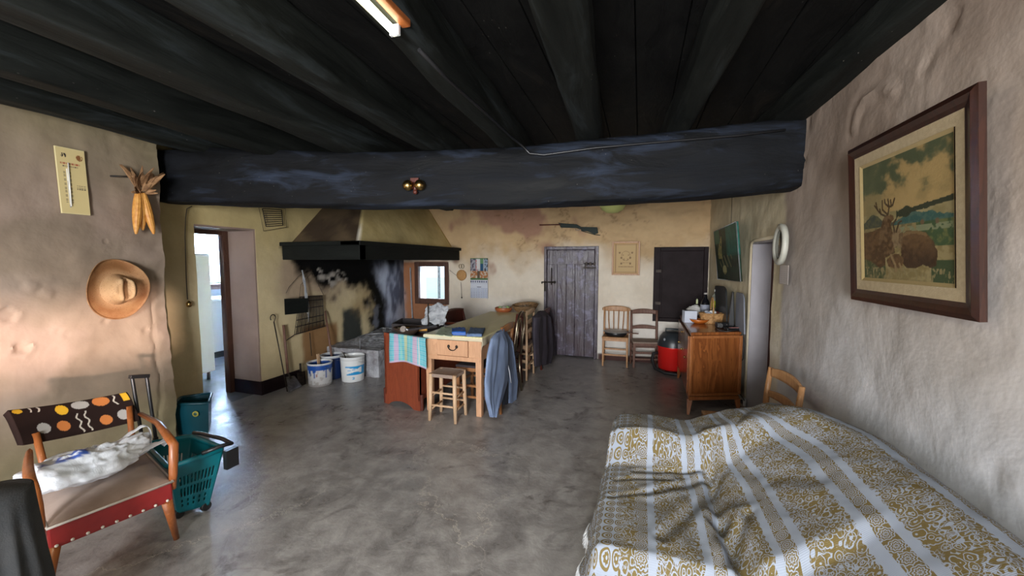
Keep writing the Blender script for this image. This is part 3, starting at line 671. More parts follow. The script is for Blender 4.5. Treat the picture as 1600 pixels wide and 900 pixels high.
# ------------------------------------------------------------------ armchair with dotted back
t = NT('seat_velour'); c = t.mix(t.mr(t.noise(t.obj(), 7, 5), .35, .65), (.27, .18, .135), (.38, .27, .21)); t.inp('Base Color', c); t.inp('Roughness', .95); t.bump(t.noise(t.obj(), 300, 2), .2, .002); t.inp('Sheen Weight', .3); M['seat_beige'] = t.m
C('vinyl_red', (.33, .022, .02), (.27, .018, .018), 12, .38); C('stud', (.75, .7, .6), rough=.3); C('piping_white', (.62, .55, .48), rough=.6)
SZ = .37
A = onZ(73, 826, SZ); B = onZ(269, 752, SZ); BKx = -2.74
TL, TR, BR, BL = onX(12, 641, -2.86), onX(209, 596, -2.86), onX(218, 657, -2.78), onX(36, 696, -2.78)
A2 = V(BKx, BL.y-.005, SZ); B2 = V(BKx, BR.y-.02, SZ)
T_ = thing('armchair', 'low wooden armchair with dotted brown back and red-fronted beige seat', 'armchair', (-2.5, 1.12, 0))
def quad_pt(u, v): return A.lerp(B, u).lerp(A2.lerp(B2, u), v)
def seat_f(u, v):
    e = min(u, 1-u, v, 1-v); p = quad_pt(u, v); return p+V(0, 0, .035*(1-(1-min(1, e/.25))**2.2))
mb = MB(); mb.grid(28, 28, seat_f); mb.build('seat', M['seat_beige'], T_, world=True, solid=.02)
lo = V(0, 0, -.10)
mb = MB(); q = [A+lo, B+lo, B2+lo, A2+lo, A+V(0, 0, -.002), B+V(0, 0, -.002), B2+V(0, 0, -.002), A2+V(0, 0, -.002)]; mb.hexa(q); mb.build('seat_band', M['vinyl_red'], T_, world=True, bevel=.008)
fr = V(.006, -.001, 0)
mb = MB(); mb.tube([A2+fr*0, A+fr, B+fr, B2], .006, 8); mb.build('piping', M['piping_white'], T_, world=True)
for i in range(9): MB().ball(A.lerp(B, (i+.5)/9)+V(.006, -.003, -.085), .0065, 8, 6).build('stud', M['stud'], T_, world=True)
def dots(u, v):
    c = (.022, .011, .009); x = u*2.9; y = v
    o_, g_, y_, w_ = (.60, .20, .055), (.42, .39, .36), (.75, .42, .03), (.62, .55, .46)
    for cx, cy, rx, ry, cc in ((.06, .93, .04, .07, y_), (.40, .80, .052, .15, y_), (.565, .86, .075, .13, g_), (.745, .86, .075, .15, o_), (.20, .36, .055, .15, g_), (.36, .33, .055, .15, o_), (.72, .26, .055, .15, o_), (.88, .30, .055, .16, g_)):
        if ell(u, v, cx, cy, rx, ry) < 1: c = cc
    if .93 < u < .985 and .72 < v < 1: c = y_
    for u0, v0, v1 in ((.50, .05, .62), (.57, .05, .66), (.86, .66, .98), (.22, .84, 1.0), (.155, .86, 1)):
        if v0 < v < v1 and abs(u-u0-.012*math.sin(v*22)) < .0075: c = w_
    return c
th = panel('backrest', T_, BL, BR, TL, 190, 60, dots, M['cloth_p'], .03, bulge=lambda u, v: -.035*(1-(2*u-1)**2)+.012*(1-(2*v-1)**4))
# skew the top edge to its own corners
W_ = M['orange_wood']
def post(name, pts, w0, w1, m=W_, par=T_):
    mb = MB(); n_ = len(pts); mb.tube(pts, [lerp(w0, w1, i/(n_-1)) for i in range(n_)], 10, flat=.8); return mb.build(name, m, par, world=True)
B0 = onZ(276, 842, 0); A0 = V(A.x-.01, A.y-.06, 0)
post('leg', [B+V(-.015, -.02, -.09), B0], .024, .013); post('leg', [A+V(-.012, .02, -.09), A0+V(0, .03, 0)], .024, .013)
post('leg', [V(-2.80, TR.y-.06, .62), V(-2.76, BR.y-.05, .4), V(-2.74, BR.y-.05, .28), V(-2.84, BR.y-.03, 0)], .014, .02)
post('leg', [V(-2.80, TL.y+.06, .62), V(-2.76, BL.y+.06, .4), V(-2.74, BL.y+.06, .28), V(-2.84, BL.y+.05, 0)], .014, .02)
e1 = onX(270, 689, B.x-.03); mb = MB(); mb.tube([V(-2.75, BR.y-.01, e1.z+.015), V(-2.5, (BR.y+e1.y)/2+.02, e1.z+.012), e1+V(-.02, 0, .006), e1+V(.006, 0, -.018), B+V(-.01, .012, .03), B+V(-.02, .012, -.05)], [.013, .018, .020, .020, .018, .014], 10, flat=.7); mb.build('armrest', W_, T_, world=True)
e2 = V(A.x-.04, A.y-.012, e1.z); mb = MB(); mb.tube([V(-2.75, BL.y+.01, e2.z+.015), V(-2.5, (BL.y+e2.y)/2-.02, e2.z+.012), e2+V(-.02, 0, .006), e2+V(.006, 0, -.018), A+V(-.01, -.012, .03), A+V(-.02, -.012, -.05)], [.013, .018, .020, .020, .018, .014], 10, flat=.7); mb.build('armrest', W_, T_, world=True, sub=1)
# plastic bag on the seat
t = NT('bag_film'); c = t.col(); t.inp('Base Color', c); t.inp('Roughness', .28); t.bump(t.noise(t.obj(), 16, 4, .6, 1.2), .45, .015); t.inp('Subsurface Weight', .0); M['bag'] = t.m
bc = quad_pt(.40, .50)+V(0, 0, .062)
T_ = thing('plastic_bag', 'crumpled white plastic carrier bag with blue print lying on the armchair seat', 'bag', bc)
ax = V(.28, .96, 0).normalized(); ay = V(-.96, .28, 0)
def bag_f(u, v):
    a_ = 2*PI*u; ph = PI*v; sx = math.sin(ph)
    r1, r2, r3 = .215, .13, .095
    x = -math.cos(ph)*r1; y = math.cos(a_)*sx**.7*r2; z = math.sin(a_)*sx**.7*r3
    if z < 0: z *= .45
    k = 1+.22*nz(x*6, y*6, z*6, 1.6, 4)+.10*nz(x*16, y*16, z*14, 2, 3)
    z += .035*sstep(.05, .2, x)+.02
    return ax*(x*k)+ay*(y*k)+V(0, 0, z*k+.014)
mb = MB(); mb.grid(90, 60, bag_f, closed=True); bag = mb.build('bag_body', M['bag'], T_, fix=True)
def bagc(p):
    q = p-bc; x = q.dot(ax); y = q.dot(ay); c = (.72, .75, .80)
    if z_ok(q) and abs(x+.07) < .075 and abs(y+.01-x*.2) < .035 and nz(x*30, y*30, 2, 1) > -.15: c = (.06, .12, .42)
    if z_ok(q) and abs(x-.05) < .09 and abs(y-.045) < .012 and (x*60) % 1 < .55: c = (.2, .28, .5)
    return c
def z_ok(q): return q.z > .02
bag.location = (0, 0, 0)
me_ = bag.data; at_ = me_.color_attributes.new('Col', 'FLOAT_COLOR', 'CORNER'); cv_ = [bagc(v.co+bc) for v in me_.vertices]; bf = []
for l_ in me_.loops: bf.extend((*cv_[l_.vertex_index], 1))
at_.data.foreach_set('color', bf)
def strap(p0, p1, up, w):
    def f(u, v):
        p = Vector(p0).lerp(Vector(p1), v)+Vector(up)*math.sin(PI*v); return p+ay*((u-.5)*w*(1+.6*abs(v-.5)*2))+V(0, 0, .008*nz(u*4, v*5, 3))
    mb = MB(); mb.grid(6, 26, f); o = mb.build('bag_handle', M['bag'], T_, solid=.0015); paint(o, flat((.72, .75, .80))); return o
strap(ax*.08+ay*.05+V(0, 0, .08), ax*.23+ay*.03+V(0, 0, .07), ax*.06+ay*.02+V(0, 0, .08), .035); strap(ax*.13-ay*.07+V(0, 0, .06), ax*.26-ay*.04+V(0, 0, .06), ax*.09+V(0, 0, .03), .045)

# ------------------------------------------------------------------ wheeled shopping basket with pull handle
T_ = thing('shopping_basket', 'teal slotted shopping basket with a tall pull handle beside the armchair', 'basket', onZ(290, 770, 0))
RZ = .37
F_, R_, K_, L_ = onZ(264, 731, RZ), onZ(350, 701, RZ), onZ(300, 682, RZ+.01), onZ(226, 694, RZ+.01); 
ctr = (F_+R_+K_+L_)/4; ctr.z = 0
rim4 = [F_, R_, K_, L_]; base4 = [onZ(277, 803, .03), onZ(327, 789, .03), None, None]
base4[2] = base4[1]+(K_-R_)*.8; base4[3] = base4[0]+(L_-F_)*.8; base4[2].z = base4[3].z = .03
mb = MB()
for s_ in range(4):
    r0, r1, q0, q1 = rim4[s_], rim4[(s_+1) % 4], base4[s_], base4[(s_+1) % 4]
    w_ = (r1-r0).length; nu = max(8, int(w_/.0095)); nv = 34
    vs = [[mb.bm.verts.new(q0.lerp(q1, i/nu).lerp(r0.lerp(r1, i/nu), j/nv)) for i in range(nu+1)] for j in range(nv+1)]
    for j in range(nv):
        for i in range(nu):
            hole = (i % 2 == 0 and 3 <= i < nu-3 and ((11 <= j <= 16) or (19 <= j <= 24))) or (i % 4 == 0 and 3 <= i < nu-3 and j in (4, 5, 7, 8))
            if not hole: mb._f([vs[j][i], vs[j][i+1], vs[j+1][i+1], vs[j+1][i]], True)
mb._f([mb.bm.verts.new(p) for p in base4], False)
bmesh.ops.remove_doubles(mb.bm, verts=mb.bm.verts, dist=.0005)
mb.build('basket_body', M['teal'], T_, world=True, solid=.004)
mb = MB(); mb.tube([*[rim4[i].lerp(rim4[(i+1) % 4], f) for i in range(4) for f in (.06, .5, .94)]], .013, 8, closed=True, flat=1.2); mb.build('rim', M['teal'], T_, world=True)
mb = MB(); mb.tube([F_.lerp(R_, .55)+V(.01, 0, .02), F_.lerp(R_, .9)+V(.02, 0, .03), R_+V(.035, .02, .028), R_.lerp(K_, .3)+V(.02, .03, .028), R_.lerp(K_, .8)+V(0, .02, .025), K_+V(0, .01, .02)], .011, 8); mb.box(R_+V(.025, .02, -.06), (.03, .07, .11)); mb.build('carry_handle', M['black_plastic'], T_, world=True)
h0, h1 = onX(206, 588, -2.86), onX(229, 588, -2.86); g0, g1 = onX(222, 685, -2.80), onX(243, 683, -2.80)
mb = MB(); mb.tube([g0, h0.lerp(g0, .06), h0], .010, 8); mb.tube([g1, h1.lerp(g1, .06), h1], .010, 8); mb.bar(h0+V(0, -.012, 0), h1+V(0, .012, 0), .026, .022)
g0b, g1b = V(g0.x-.0, g0.y, .05), V(g1.x, g1.y, .05); mb.tube([g0, g0.lerp(base4[3], .9)], .014, 8); mb.tube([g1, g1.lerp(base4[2]-(K_-R_)*.2, .0)+V(0, 0, -.18)], .014, 8); mb.build('pull_handle', M['black_plastic'], T_, world=True, bevel=.003)
for q in base4:
    c_ = ctr.lerp(q, .85); MB().cyl((c_.x-.012, c_.y, .025), (c_.x+.012, c_.y, .025), .025, n=16).build('wheel', M['dark_rubber'], T_, world=True)
# second teal basket bin in the recess
T_ = thing('teal_bin', 'smooth dark teal bin with round yellow-green sticker standing in the wall recess', 'bin', (-3.68, 2.35, 0))
r4 = [onZ(268, 632, .30), onZ(323, 630, .30), None, None]; d_ = V(-.05, .20, 0); r4[0] = V(-3.62, 2.14, .30)
r4 = [V(-3.66, 2.14, .27), onZ(326, 630, .27), onZ(326, 630, .27)+V(-.24, .19, 0), V(-3.80, 2.28, .27)]
b4 = [V(lerp(p.x, -3.66, .14), lerp(p.y, 2.3, .14), .0) for p in r4]
mb = MB(); nu = 8
for s_ in range(4):
    for j in range(6): mb._f([mb.bm.verts.new(b4[s_].lerp(r4[s_], j/6)), mb.bm.verts.new(b4[(s_+1) % 4].lerp(r4[(s_+1) % 4], j/6)), mb.bm.verts.new(b4[(s_+1) % 4].lerp(r4[(s_+1) % 4], (j+1)/6)), mb.bm.verts.new(b4[s_].lerp(r4[s_], (j+1)/6))], False)
mb._f([mb.bm.verts.new(p) for p in b4], False); bmesh.ops.remove_doubles(mb.bm, verts=mb.bm.verts, dist=.0005)
mb.build('bin_body', M['navy_teal'], T_, world=True, solid=.006, bevel=.012)
mb = MB(); mb.tube([r4[i].lerp(r4[(i+1) % 4], f) for i in range(4) for f in (.08, .92)], .012, 8, closed=True); mb.build('rim', M['navy_teal'], T_, world=True)
sn = (r4[1]-r4[0]).cross(V(0, 0, 1)).normalized(); sc0 = r4[0].lerp(r4[1], .62)+V(0, 0, -.085)+sn*.006
C('sticker', (.45, .42, .08), rough=.5); C('sticker_in', (.03, .10, .09), rough=.5)
qq = sn.to_track_quat('Z', 'Y').to_matrix(); mb = MB(); mb.lathe([(0, .0), (.024, .0), (.024, .003), (0, .003)], sc0, 24, qq); mb.build('sticker', M['sticker'], T_, world=True)
mb = MB(); mb.lathe([(0, .003), (.013, .003), (.013, .0045), (0, .0045)], sc0, 20, qq); mb.build('sticker_mark', M['sticker_in'], T_, world=True)
# ------------------------------------------------------------------ cloth covered round table in the corner
T_ = thing('draped_table', 'small round table draped in near-black cloth in front of the armchair', 'table', onZ(-20, 772, .70)+V(0, 0, -.70))
rt = .095
mb = MB(); mb.lathe([(0, .70), (rt*.97, .70), (rt, .695), (rt, .68)], (0, 0, 0), 48); mb.build('tabletop', M['dark_cloth'], T_)
def dr(u, v):
    a_ = 2*PI*u; r = rt*1.02+.035*v*(1+.5*math.sin(a_*11+nz(u*3, 0, 0)*3))+.02*v*nz(math.cos(a_)*2, math.sin(a_)*2, v*2); return (r*math.cos(a_), r*math.sin(a_), lerp(.697, .01, v))
mb = MB(); mb.grid(120, 18, dr, closed=True); mb.build('cloth_skirt', M['dark_cloth'], T_, solid=.003)
# ------------------------------------------------------------------ cord with pull switch
cx = XL+.02
pts = [onX(x, y, cx) for x, y in ((300, 322), (292, 326), (290, 340), (289, 370), (290, 400), (291, 435), (293, 468))]
T_ = thing('cord_switch', 'thin brown cord with small brass switch hanging near the kitchen doorway', 'switch', pts[-1])
MB().tube(pts, .0035, 6).build('cord', M['darkcord'], T_, world=True)
e = onX(294, 475, cx); mb = MB(); mb.lathe([(0, -.028), (.016, -.026), (.021, -.01), (.021, .01), (.012, .022), (.005, .03), (0, .03)], e+V(.01, 0, 0), 16); mb.build('switch_body', M['brass'], T_, world=True)
# ------------------------------------------------------------------ tools and irons on the hearth wall (plane x = XL)
wx = XL+.03
def P(x, y, d=0.): return onX(x, y, wx+d)
# wire rack hung high
T_ = thing('wire_rack', 'small dark wire rack hung high on the wall over the kitchen doorway corner', 'rack', P(428, 360))
a, b, c, d = P(404, 322), P(446, 326), P(412, 361), P(448, 355)
mb = MB(); mb.tube([a, b, d, c], .0035, 6, closed=True); mb.build('rack_frame', M['iron'], T_, world=True)
ai, bi, ci, di = P(410, 326, .01), P(440, 328, .01), P(416, 354, .01), P(442, 352, .01)
mb = MB()
for i in range(9): mb.tube([ai.lerp(ci, i/8), bi.lerp(di, i/8)], .0045, 6)
mb.tube([ai, ci], .005, 6); mb.tube([bi, di], .005, 6); mb.build('bars', M['iron'], T_, world=True)
# grill basket (large) with handle
T_ = thing('grill_basket', 'large blackened wire grill basket hanging on the sooty wall', 'grill', P(485, 525))
a, b, c, d = P(468, 464, .04), P(504, 462, .04), P(460, 523, .02), P(507, 510, .02)
mb = MB()
for i in range(25): mb.tube([a.lerp(b, i/24), c.lerp(d, i/24)+V(.004*math.sin(i*2), 0, 0)], .0036, 5)
mb.build('wires', M['iron'], T_, world=True)
mb = MB()
for f in (0, .12, .33, .62, .8, 1): mb.tube([a.lerp(c, f), b.lerp(d, f)], .0055, 6)
mb.tube([P(446, 533), c, d, P(512, 507)], .005, 6); mb.build('grill_frame', M['iron'], T_, world=True)
mb = MB(); mb.tube([a, P(470, 445, .01), P(488, 425), P(500, 450, .01), P(506, 462, .03)], .0025, 5); mb.tube([P(447, 458), P(452, 448), P(468, 430), P(486, 422)], .0025, 5); mb.build('hanging_wire', M['iron'], T_, world=True)
mb = MB(); mb.tube([P(484, 520, .03), P(486, 545, .03), P(487, 556, .03)], .005, 6); mb.build('handle', M['iron'], T_, world=True)
# black box / plate rack at its side
o = one(MB().hexa([P(445, 492), P(481, 488), P(481, 488, .10), P(445, 492, .10), P(444, 467), P(482, 466), P(482, 466, .10), P(444, 467, .10)]), 'soot_box', M['mantel'], 'flat black iron box fixed to the wall beside the grill basket', 'box', bevel=.004)
# white strand bundle hanging from the nail
mb = MB(); random.seed(5)
for k in range(5):
    j = lambda s: random.uniform(-s, s)
    mb.tube([P(472+j(1), 422, .03), P(475+j(2), 440+j(2), .05), P(478+j(2), 460+j(2), .065), P(481+j(2), 482+j(3), .07), P(482+j(2), 500+random.uniform(-14, 4), .05)], [.004, .006, .006, .004, .002], 6)
one(mb, 'rope_bundle', M['rag'], 'bundle of greyish white strands hanging over the grill basket', 'rope')
# poker
T_ = thing('fire_poker', 'long thin iron poker with looped top leaning on the wall', 'poker', onZ(448, 615, 0))
pb = onZ(449, 612, .004); pt = P(428, 503, .015)
MB().tube([pb, pt], .006, 8).build('shaft', M['iron'], T_, world=True)
c0 = P(426.5, 496.5, .015); mb = MB(); mb.tube([pt]+[c0+V(0, .032*math.cos(q), .036*math.sin(q)) for q in [math.radians(-40+i*26) for i in range(11)]], .005, 6); mb.build('loop', M['iron'], T_, world=True)
# shovel
T_ = thing('fire_shovel', 'flat steel fire shovel with brown wooden handle leaning on the wall', 'shovel', onZ(452, 613, 0))
st, sm = P(443, 508, .02), P(450, 583, .06)
MB().tube([st, sm], .014, 10).build('handle', M['greywood'], T_, world=True)
s0, s1, s2, s3 = P(447, 590, .06), P(460, 588, .06), onZ(472, 604, .01), onZ(451, 615, .01)
mb = MB()
def shf(u, v): return s0.lerp(s1, u).lerp(s3.lerp(s2, u), v)+V(.0, 0, .0)+V(.015*(1-(2*u-1)**2)*-1, 0, -.004*(1-(2*u-1)**2)+.006)
mb.grid(10, 12, shf); mb.build('blade', M['steel'], T_, world=True, solid=.003); MB().tube([sm, s0.lerp(s1, .5).lerp(s3.lerp(s2, .5), .12)], .010, 8).build('socket', M['iron'], T_, world=True)
# dustpan
T_ = thing('hand_shovel', 'short blackened hand shovel standing beside the paint bucket', 'shovel', onZ(476, 602, 0))
mb = MB(); q0, q1, q2, q3 = P(464, 583, .04), P(476, 580, .04), onZ(478, 600, .01), onZ(466, 605, .01); mb.grid(6, 6, lambda u, v: q0.lerp(q1, u).lerp(q3.lerp(q2, u), v)); mb.build('blade', M['iron'], T_, world=True, solid=.004)
MB().tube([P(469, 568, .04), P(470, 582, .04)], .011, 8).build('handle', M['iron'], T_, world=True)
# buckets ------------------------------------------------------------
def bucket(nm, label, c, r0, r1, h, colf, handle=True, grp='paint buckets by the hearth'):
    T_ = thing(nm, label, 'bucket', c, 0, grp); N_, K_ = 64, 40
    mb = MB(); mb.grid(N_, K_, lambda u, v: (lerp(r0, r1, v)*math.cos(2*PI*u)*(1+(.018 if v > .95 else 0)), lerp(r0, r1, v)*math.sin(2*PI*u)*(1+(.018 if v > .95 else 0)), v*h), closed=True)
    o = mb.build('bucket_body', M['gloss_p'], T_, fix=True); md = o.modifiers.new('solid', 'SOLIDIFY'); md.thickness = .004; md.offset = -1
    L_ = Vector(c)
    def f(p):
        a_ = math.atan2(p.y, p.x); ca = math.atan2(-c[1], -c[0]); da = (a_-ca+PI) % (2*PI)-PI; return colf(-da*r1/.15, p.z/h)
    cv = [f(v.co) for v in o.data.vertices]; at = o.data.color_attributes.new('Col', 'FLOAT_COLOR', 'CORNER'); bf = []
    for l in o.data.loops: bf.extend((*cv[l.vertex_index], 1))
    at.data.foreach_set('color', bf)
    mb = MB(); mb.lathe([(0, .004), (r0*.97, .004)], (0, 0, 0), 32); mb.build('bucket_base', M['white_enamel'], T_)
    mb = MB(); mb.tube([(r1*1.01*math.cos(2*PI*i/48), r1*1.01*math.sin(2*PI*i/48), h) for i in range(48)], .006, 6, closed=True); mb.build('rim', M['white_enamel'], T_)
    if handle:
        mb = MB(); mb.tube([(r1*math.cos(q)*1.02, r1*math.sin(q)*1.02, h*.85-.05*math.sin((q+.5)*1)) for q in [i*.2-.4 for i in range(17)]], .0025, 5); mb.build('wire_handle', M['steel'], T_)
    return T_
def blue_drip(u, z):
    n = nz(u*2.3, 0, 3, 2.2, 4); c = (.55, .55, .55) if nz(u*3, z*2, 1, 2) < .35 else (.40, .38, .36)
    if z < .93 and z > .74-.34*max(0, n+.12)*1.5: c = (.01, .07, .32)
    if z < .1+.06*nz(u*5, 0, 7, 3): c = (.35, .33, .32)
    if ell(u, z, .28, .52, .04, .07) < 1: c = (.28, .08, .05)
    return c
def logo(u, z):
    c = (.70, .72, .72); B_ = (.015, .28, .60); u = -u if False else u
    if .28 < z < .66:
        if inp(u, z, [(-1.2, .66), (.55, .66), (.55, .62), (-.3, .54), (.5, .48), (-.3, .44), (.55, .33), (.55, .29), (-1.2, .30)]): c = B_
        if inp(u, z, [(-.75, .62), (-.35, .52), (.4, .47), (-.35, .43), (-.75, .36)]): c = (.72, .74, .74)
        if inp(u, z, [(-.45, .60), (.6, .66), (.6, .60)]): c = B_
    if abs(u) < .09 and .12 < z < .22 and not (abs(u) < .04 and .14 < z < .2): c = (.02, .3, .55)
    if z > .88 and z < .9: c = (.5, .52, .52)
    return c
b1 = onZ(501, 603, 0); b1 = V(b1.x-.06, b1.y+.06, 0); b2 = onZ(550, 597, 0); b2 = V(b2.x-.06, b2.y+.09, 0)
b3 = V((b1.x+b2.x)/2-.19, (b1.y+b2.y)/2+.13, 0)
bucket('paint_bucket', 'white tin bucket streaked with blue paint under its rim', b1, .128, .135, .265, blue_drip)
bucket('paint_bucket', 'dark blue bucket with white rim behind the two white buckets', b3, .115, .13, .29, lambda u, z: (.012, .03, .11) if z < .9 else (.45, .47, .5))
bucket('paint_bucket', 'white plastic bucket with bright blue zigzag emblem', b2, .128, .142, .30, logo)
s_ = P(508, 486, .02)
one(MB().tube([s_, b3+V(.03, .0, .03)], [.011, .015], 8), 'broom_stick', M['greywood'], 'thin brown stick standing in the dark blue bucket', 'stick')
one(MB().bar(b1+V(-.03, .03, .02), b1+V(-.075, .05, .345), .035, .012), 'kindling_stick', M['pine'], 'short pale wooden slat standing in the blue-streaked bucket', 'stick')
one(MB().tube([b2+V(0, .0, .05), b2+V(-.075, -.06, .33)], .007, 6), 'stirring_stick', M['iron'], 'dark stirring rod standing in the bucket with blue zigzag', 'stick')
# grill stand on the hearth
T_ = thing('iron_trivet', 'pale iron grill stand with crossed bars standing on the hearth', 'trivet', onZ(600, 540, .345))
mb = MB(); a, b, c, d = onZ(562, 527, .50), onZ(606, 530, .50), onZ(641, 515, .50), onZ(598, 512, .50); C('ash_iron', (.30, .31, .33), (.12, .12, .13), 14, .5, .5)
mb.tube([a, b, c, d], .008, 6, closed=True)
for f in (.2, .4, .6, .8): mb.tube([a.lerp(d, f), b.lerp(c, f)], .006, 6)
mb.tube([a.lerp(b, .5)+V(0, -.03, .02), c.lerp(d, .4)+V(.05, 0, .03)], .008, 6); mb.tube([a+V(.05, .05, .03), b.lerp(c, .6)+V(0, 0, .02)], .007, 6)
mb.build('grate', M['ash_iron'], T_, world=True)
for q in (a, b, c, d): MB().cyl(q, V(q.x, q.y, .34), .008, n=8).build('leg', M['ash_iron'], T_, world=True)
mb = MB(); c0 = onZ(592, 530, .345); mb.grid(36, 24, lambda u, v: c0+V((u-.5)*.75, (v-.35)*1.3, max(-.02, .10*math.sin(PI*u)*math.sin(PI*v)*(1+.5*nz(u*6, v*6, 1))+.012*nz(u*30, v*30))))
C('ash', (.42, .43, .46), (.16, .16, .17), 26, .95, 0, .8, 60); o = one(mb, 'ash', M['ash'], 'heap of pale grey ash spread under the grill stand', 'ash'); o['kind'] = 'stuff'
one(MB().box(onZ(603, 520, .42), (.06, .09, .16)), 'hearth_brick', M['sootwhite'], 'pale upright brick standing on the hearth behind the grill stand', 'brick', bevel=.01)
# pipe on the wall
T_ = thing('wall_pipe', 'thin whitish pipe with tap running down the wall next to the small window', 'pipe', onY(643, 500, YB-.03))
mb = MB(); mb.tube([onY(641, 418, YB-.035), onY(643, 470, YB-.035), onY(644.5, 497, YB-.035)], .012, 8); mb.build('pipe_run', M['rag'], T_, world=True); mb = MB(); e = onY(645, 500, YB-.05); mb.cyl(e+V(0, 0, .03), e+V(0, 0, -.03), .022, n=12); mb.cyl(e+V(-.04, -.01, 0), e+V(.04, -.01, 0), .009, n=8); mb.build('tap', M['iron'], T_, world=True)
# ------------------------------------------------------------------ things on the back wall
wy = YB-.035
def Q(x, y, d=0.): return onY(x, y, wy-d)
T_ = thing('straw_disc', 'round woven straw disc with cord loops hanging beside the small window', 'trivet', Q(721, 442))
mb = MB(); mb.lathe([(0, .012), (.03, .016), (.085, .010), (.09, 0), (.085, -.008), (0, -.008)], Q(721, 430), 32, Matrix(((1, 0, 0), (0, 0, -1), (0, 1, 0)))); mb.build('disc', M['straw'], T_, world=True)
mb = MB(); e = Q(721, 419, .01)
for s_ in (-1, 1): MB().tube([e+V(s_*.02+.025*math.cos(q)*1.0, 0, .03+.035*math.sin(q)) for q in [i*PI/6 for i in range(12)]], .004, 6, closed=True).build('loop', M['twine'], T_, world=True)
mb = MB(); mb.tube([Q(720, 441, .01), Q(721, 455), Q(721.5, 465)], .003, 6); mb.ball(Q(721.5, 465), .012, 10, 8); mb.build('tassel', M['darkcord'], T_, world=True); MB().tube([Q(702, 422), Q(714, 431)], .0025, 5).build('cord', M['darkcord'], T_, world=True)
def calp(u, v):
    n = nz(u*5, v*5, 1, 2, 4); c = (.42, .45, .48)
    if v > .42:
        if u < .33 : c = mixc((.08, .07, .10), (.35, .35, .38), sstep(-.4, .4, n))
        if .33 < u < .42 and n > -.3: c = (.5, .12, .10)
        if .36 < u < .54 and v > .5: c = (.62, .62, .60)
        if .58 < u < .76: c = (.02, .08, .16) if v < .75 else (.12, .25, .12)
        if u > .8: c = (.30, .38, .48) if n < .1 else (.05, .05, .06)
    if v < .42: c = (.40, .16, .06) if (n > -.15) else (.55, .50, .40)
    if v < .42 and .40 < u < .55: c = (.12, .08, .05)
    if v < .07 or v > .97: c = (.06, .16, .06)
    return c
def calg(u, v):
    c = (.62, .65, .72)
    if v > .86 and v < .96 and (u*8) % 1 < .6: c = (.12, .13, .2)
    if .80 < v < .815: c = (.3, .32, .4)
    if .60 < v < .64 and .38 < u < .62: c = (.1, .1, .15)
    if .03 < v < .56:
        if (v*11) % 1 < .16 or (u*7) % 1 < .10: c = (.38, .45, .62)
        elif .45 < (v*11) % 1 < .75 and .35 < (u*7) % 1 < .65: c = (.18, .22, .35)
    return c
T_ = thing('wall_calendar', 'calendar with a colourful photo over a blue ruled month page', 'calendar', Q(749, 466))
a, b, c = Q(735, 437), Q(762, 437), Q(735, 403.5); b = V(b.x, b.y, a.z); c = V(a.x, c.y, c.z)
panel('picture_page', T_, a, b, c, 40, 46, calp, M['paper'], .004); a2, b2 = Q(735, 465.5, -.002), Q(762, 465.5, -.002)
panel('month_page', T_, V(a.x, a2.y, a2.z), V(b.x, a2.y, a2.z), V(a.x, a2.y, a.z-.004), 71, 90, calg, M['paper'], .003)
# rifle
T_ = thing('air_rifle', 'long air rifle with dark green stock hung over the plank door', 'rifle', Q(890, 362))
C('rifle_stock', (.006, .018, .013), (.011, .022, .017), 10, .7); rz = lambda x, y: Q(x, y, .03)
MB().tube([rz(843, 351.5), rz(876, 351)], .009, 8).build('barrel', M['dark_red'], T_, world=True)
mb = MB(); mb.poly([rz(872, 348), rz(880, 349), rz(901, 350.5), rz(909, 355), rz(911, 359.5), rz(906, 358), rz(900, 356), rz(876, 355.5)], (0, .03, 0)); mb.build('receiver', M['rifle_stock'], T_, world=True, bevel=.006)
mb = MB(); mb.poly([rz(907, 354.5), rz(933, 355), rz(934.5, 364), rz(929, 366), rz(918, 361.5), rz(908, 360.5)], (0, .03, 0)); mb.tube([rz(908, 360.5), rz(929, 366.6), rz(938, 367.5)], .006, 6); mb.build('stock', M['rifle_stock'], T_, world=True, bevel=.006)
mb = MB(); mb.tube([rz(898, 356), rz(900, 359.5), rz(905, 359.5), rz(906, 356.5)], .004, 6); mb.build('trigger_guard', M['steel'], T_, world=True)
for x in (878, 930): MB().cyl(Q(x, 357, -.03), Q(x, 357, .04), .006, n=6).build('hook', M['iron'], T_, world=True)
# framed sampler
def samp(u, v):
    c = (.52, .36, .17); g = (.22, .13, .06)
    if u < .06 or u > .94 or v < .045 or v > .955: return (.48, .29, .12)
    if .10 < u < .125 or .875 < u < .90 or .065 < v < .08 or .92 < v < .935: c = (.28, .16, .07)
    for s_ in (-1, 1):
        for cx, cy, r in ((.24, .68, .03), (.17, .52, .03), (.17, .34, .035), (.10, .6, .015), (.06, .48, .015)):
            if ell(u, v, .5+s_*cx, cy, r*1.1, r) < 1: c = g
    if abs(math.hypot(u-.5, (v-.58)*1.1)-.16) < .012 and (math.atan2(v-.58, u-.5)*5) % 1 < .6: c = g
    if abs(v-.36) < .006 and abs(u-.5) < .14 and (u*26) % 1 < .6: c = g
    if abs(v-.24) < .01 and abs(u-.5) < .28 and (u*22) % 1 < .6: c = g
    return c
T_ = thing('framed_sampler', 'small tan embroidered sampler in a light wooden frame', 'picture', Q(977, 430))
a, b, c = Q(957, 428.5, .02), Q(998, 428.5, .02), Q(957, 379, .02); b = V(b.x, b.y, a.z); c = V(a.x, a.y, c.z)
panel('sampler_cloth', T_, a, b, c, 60, 70, samp, M['paper'], .01)
mb = MB(); z0, z1 = a.z, c.z; m_ = .012
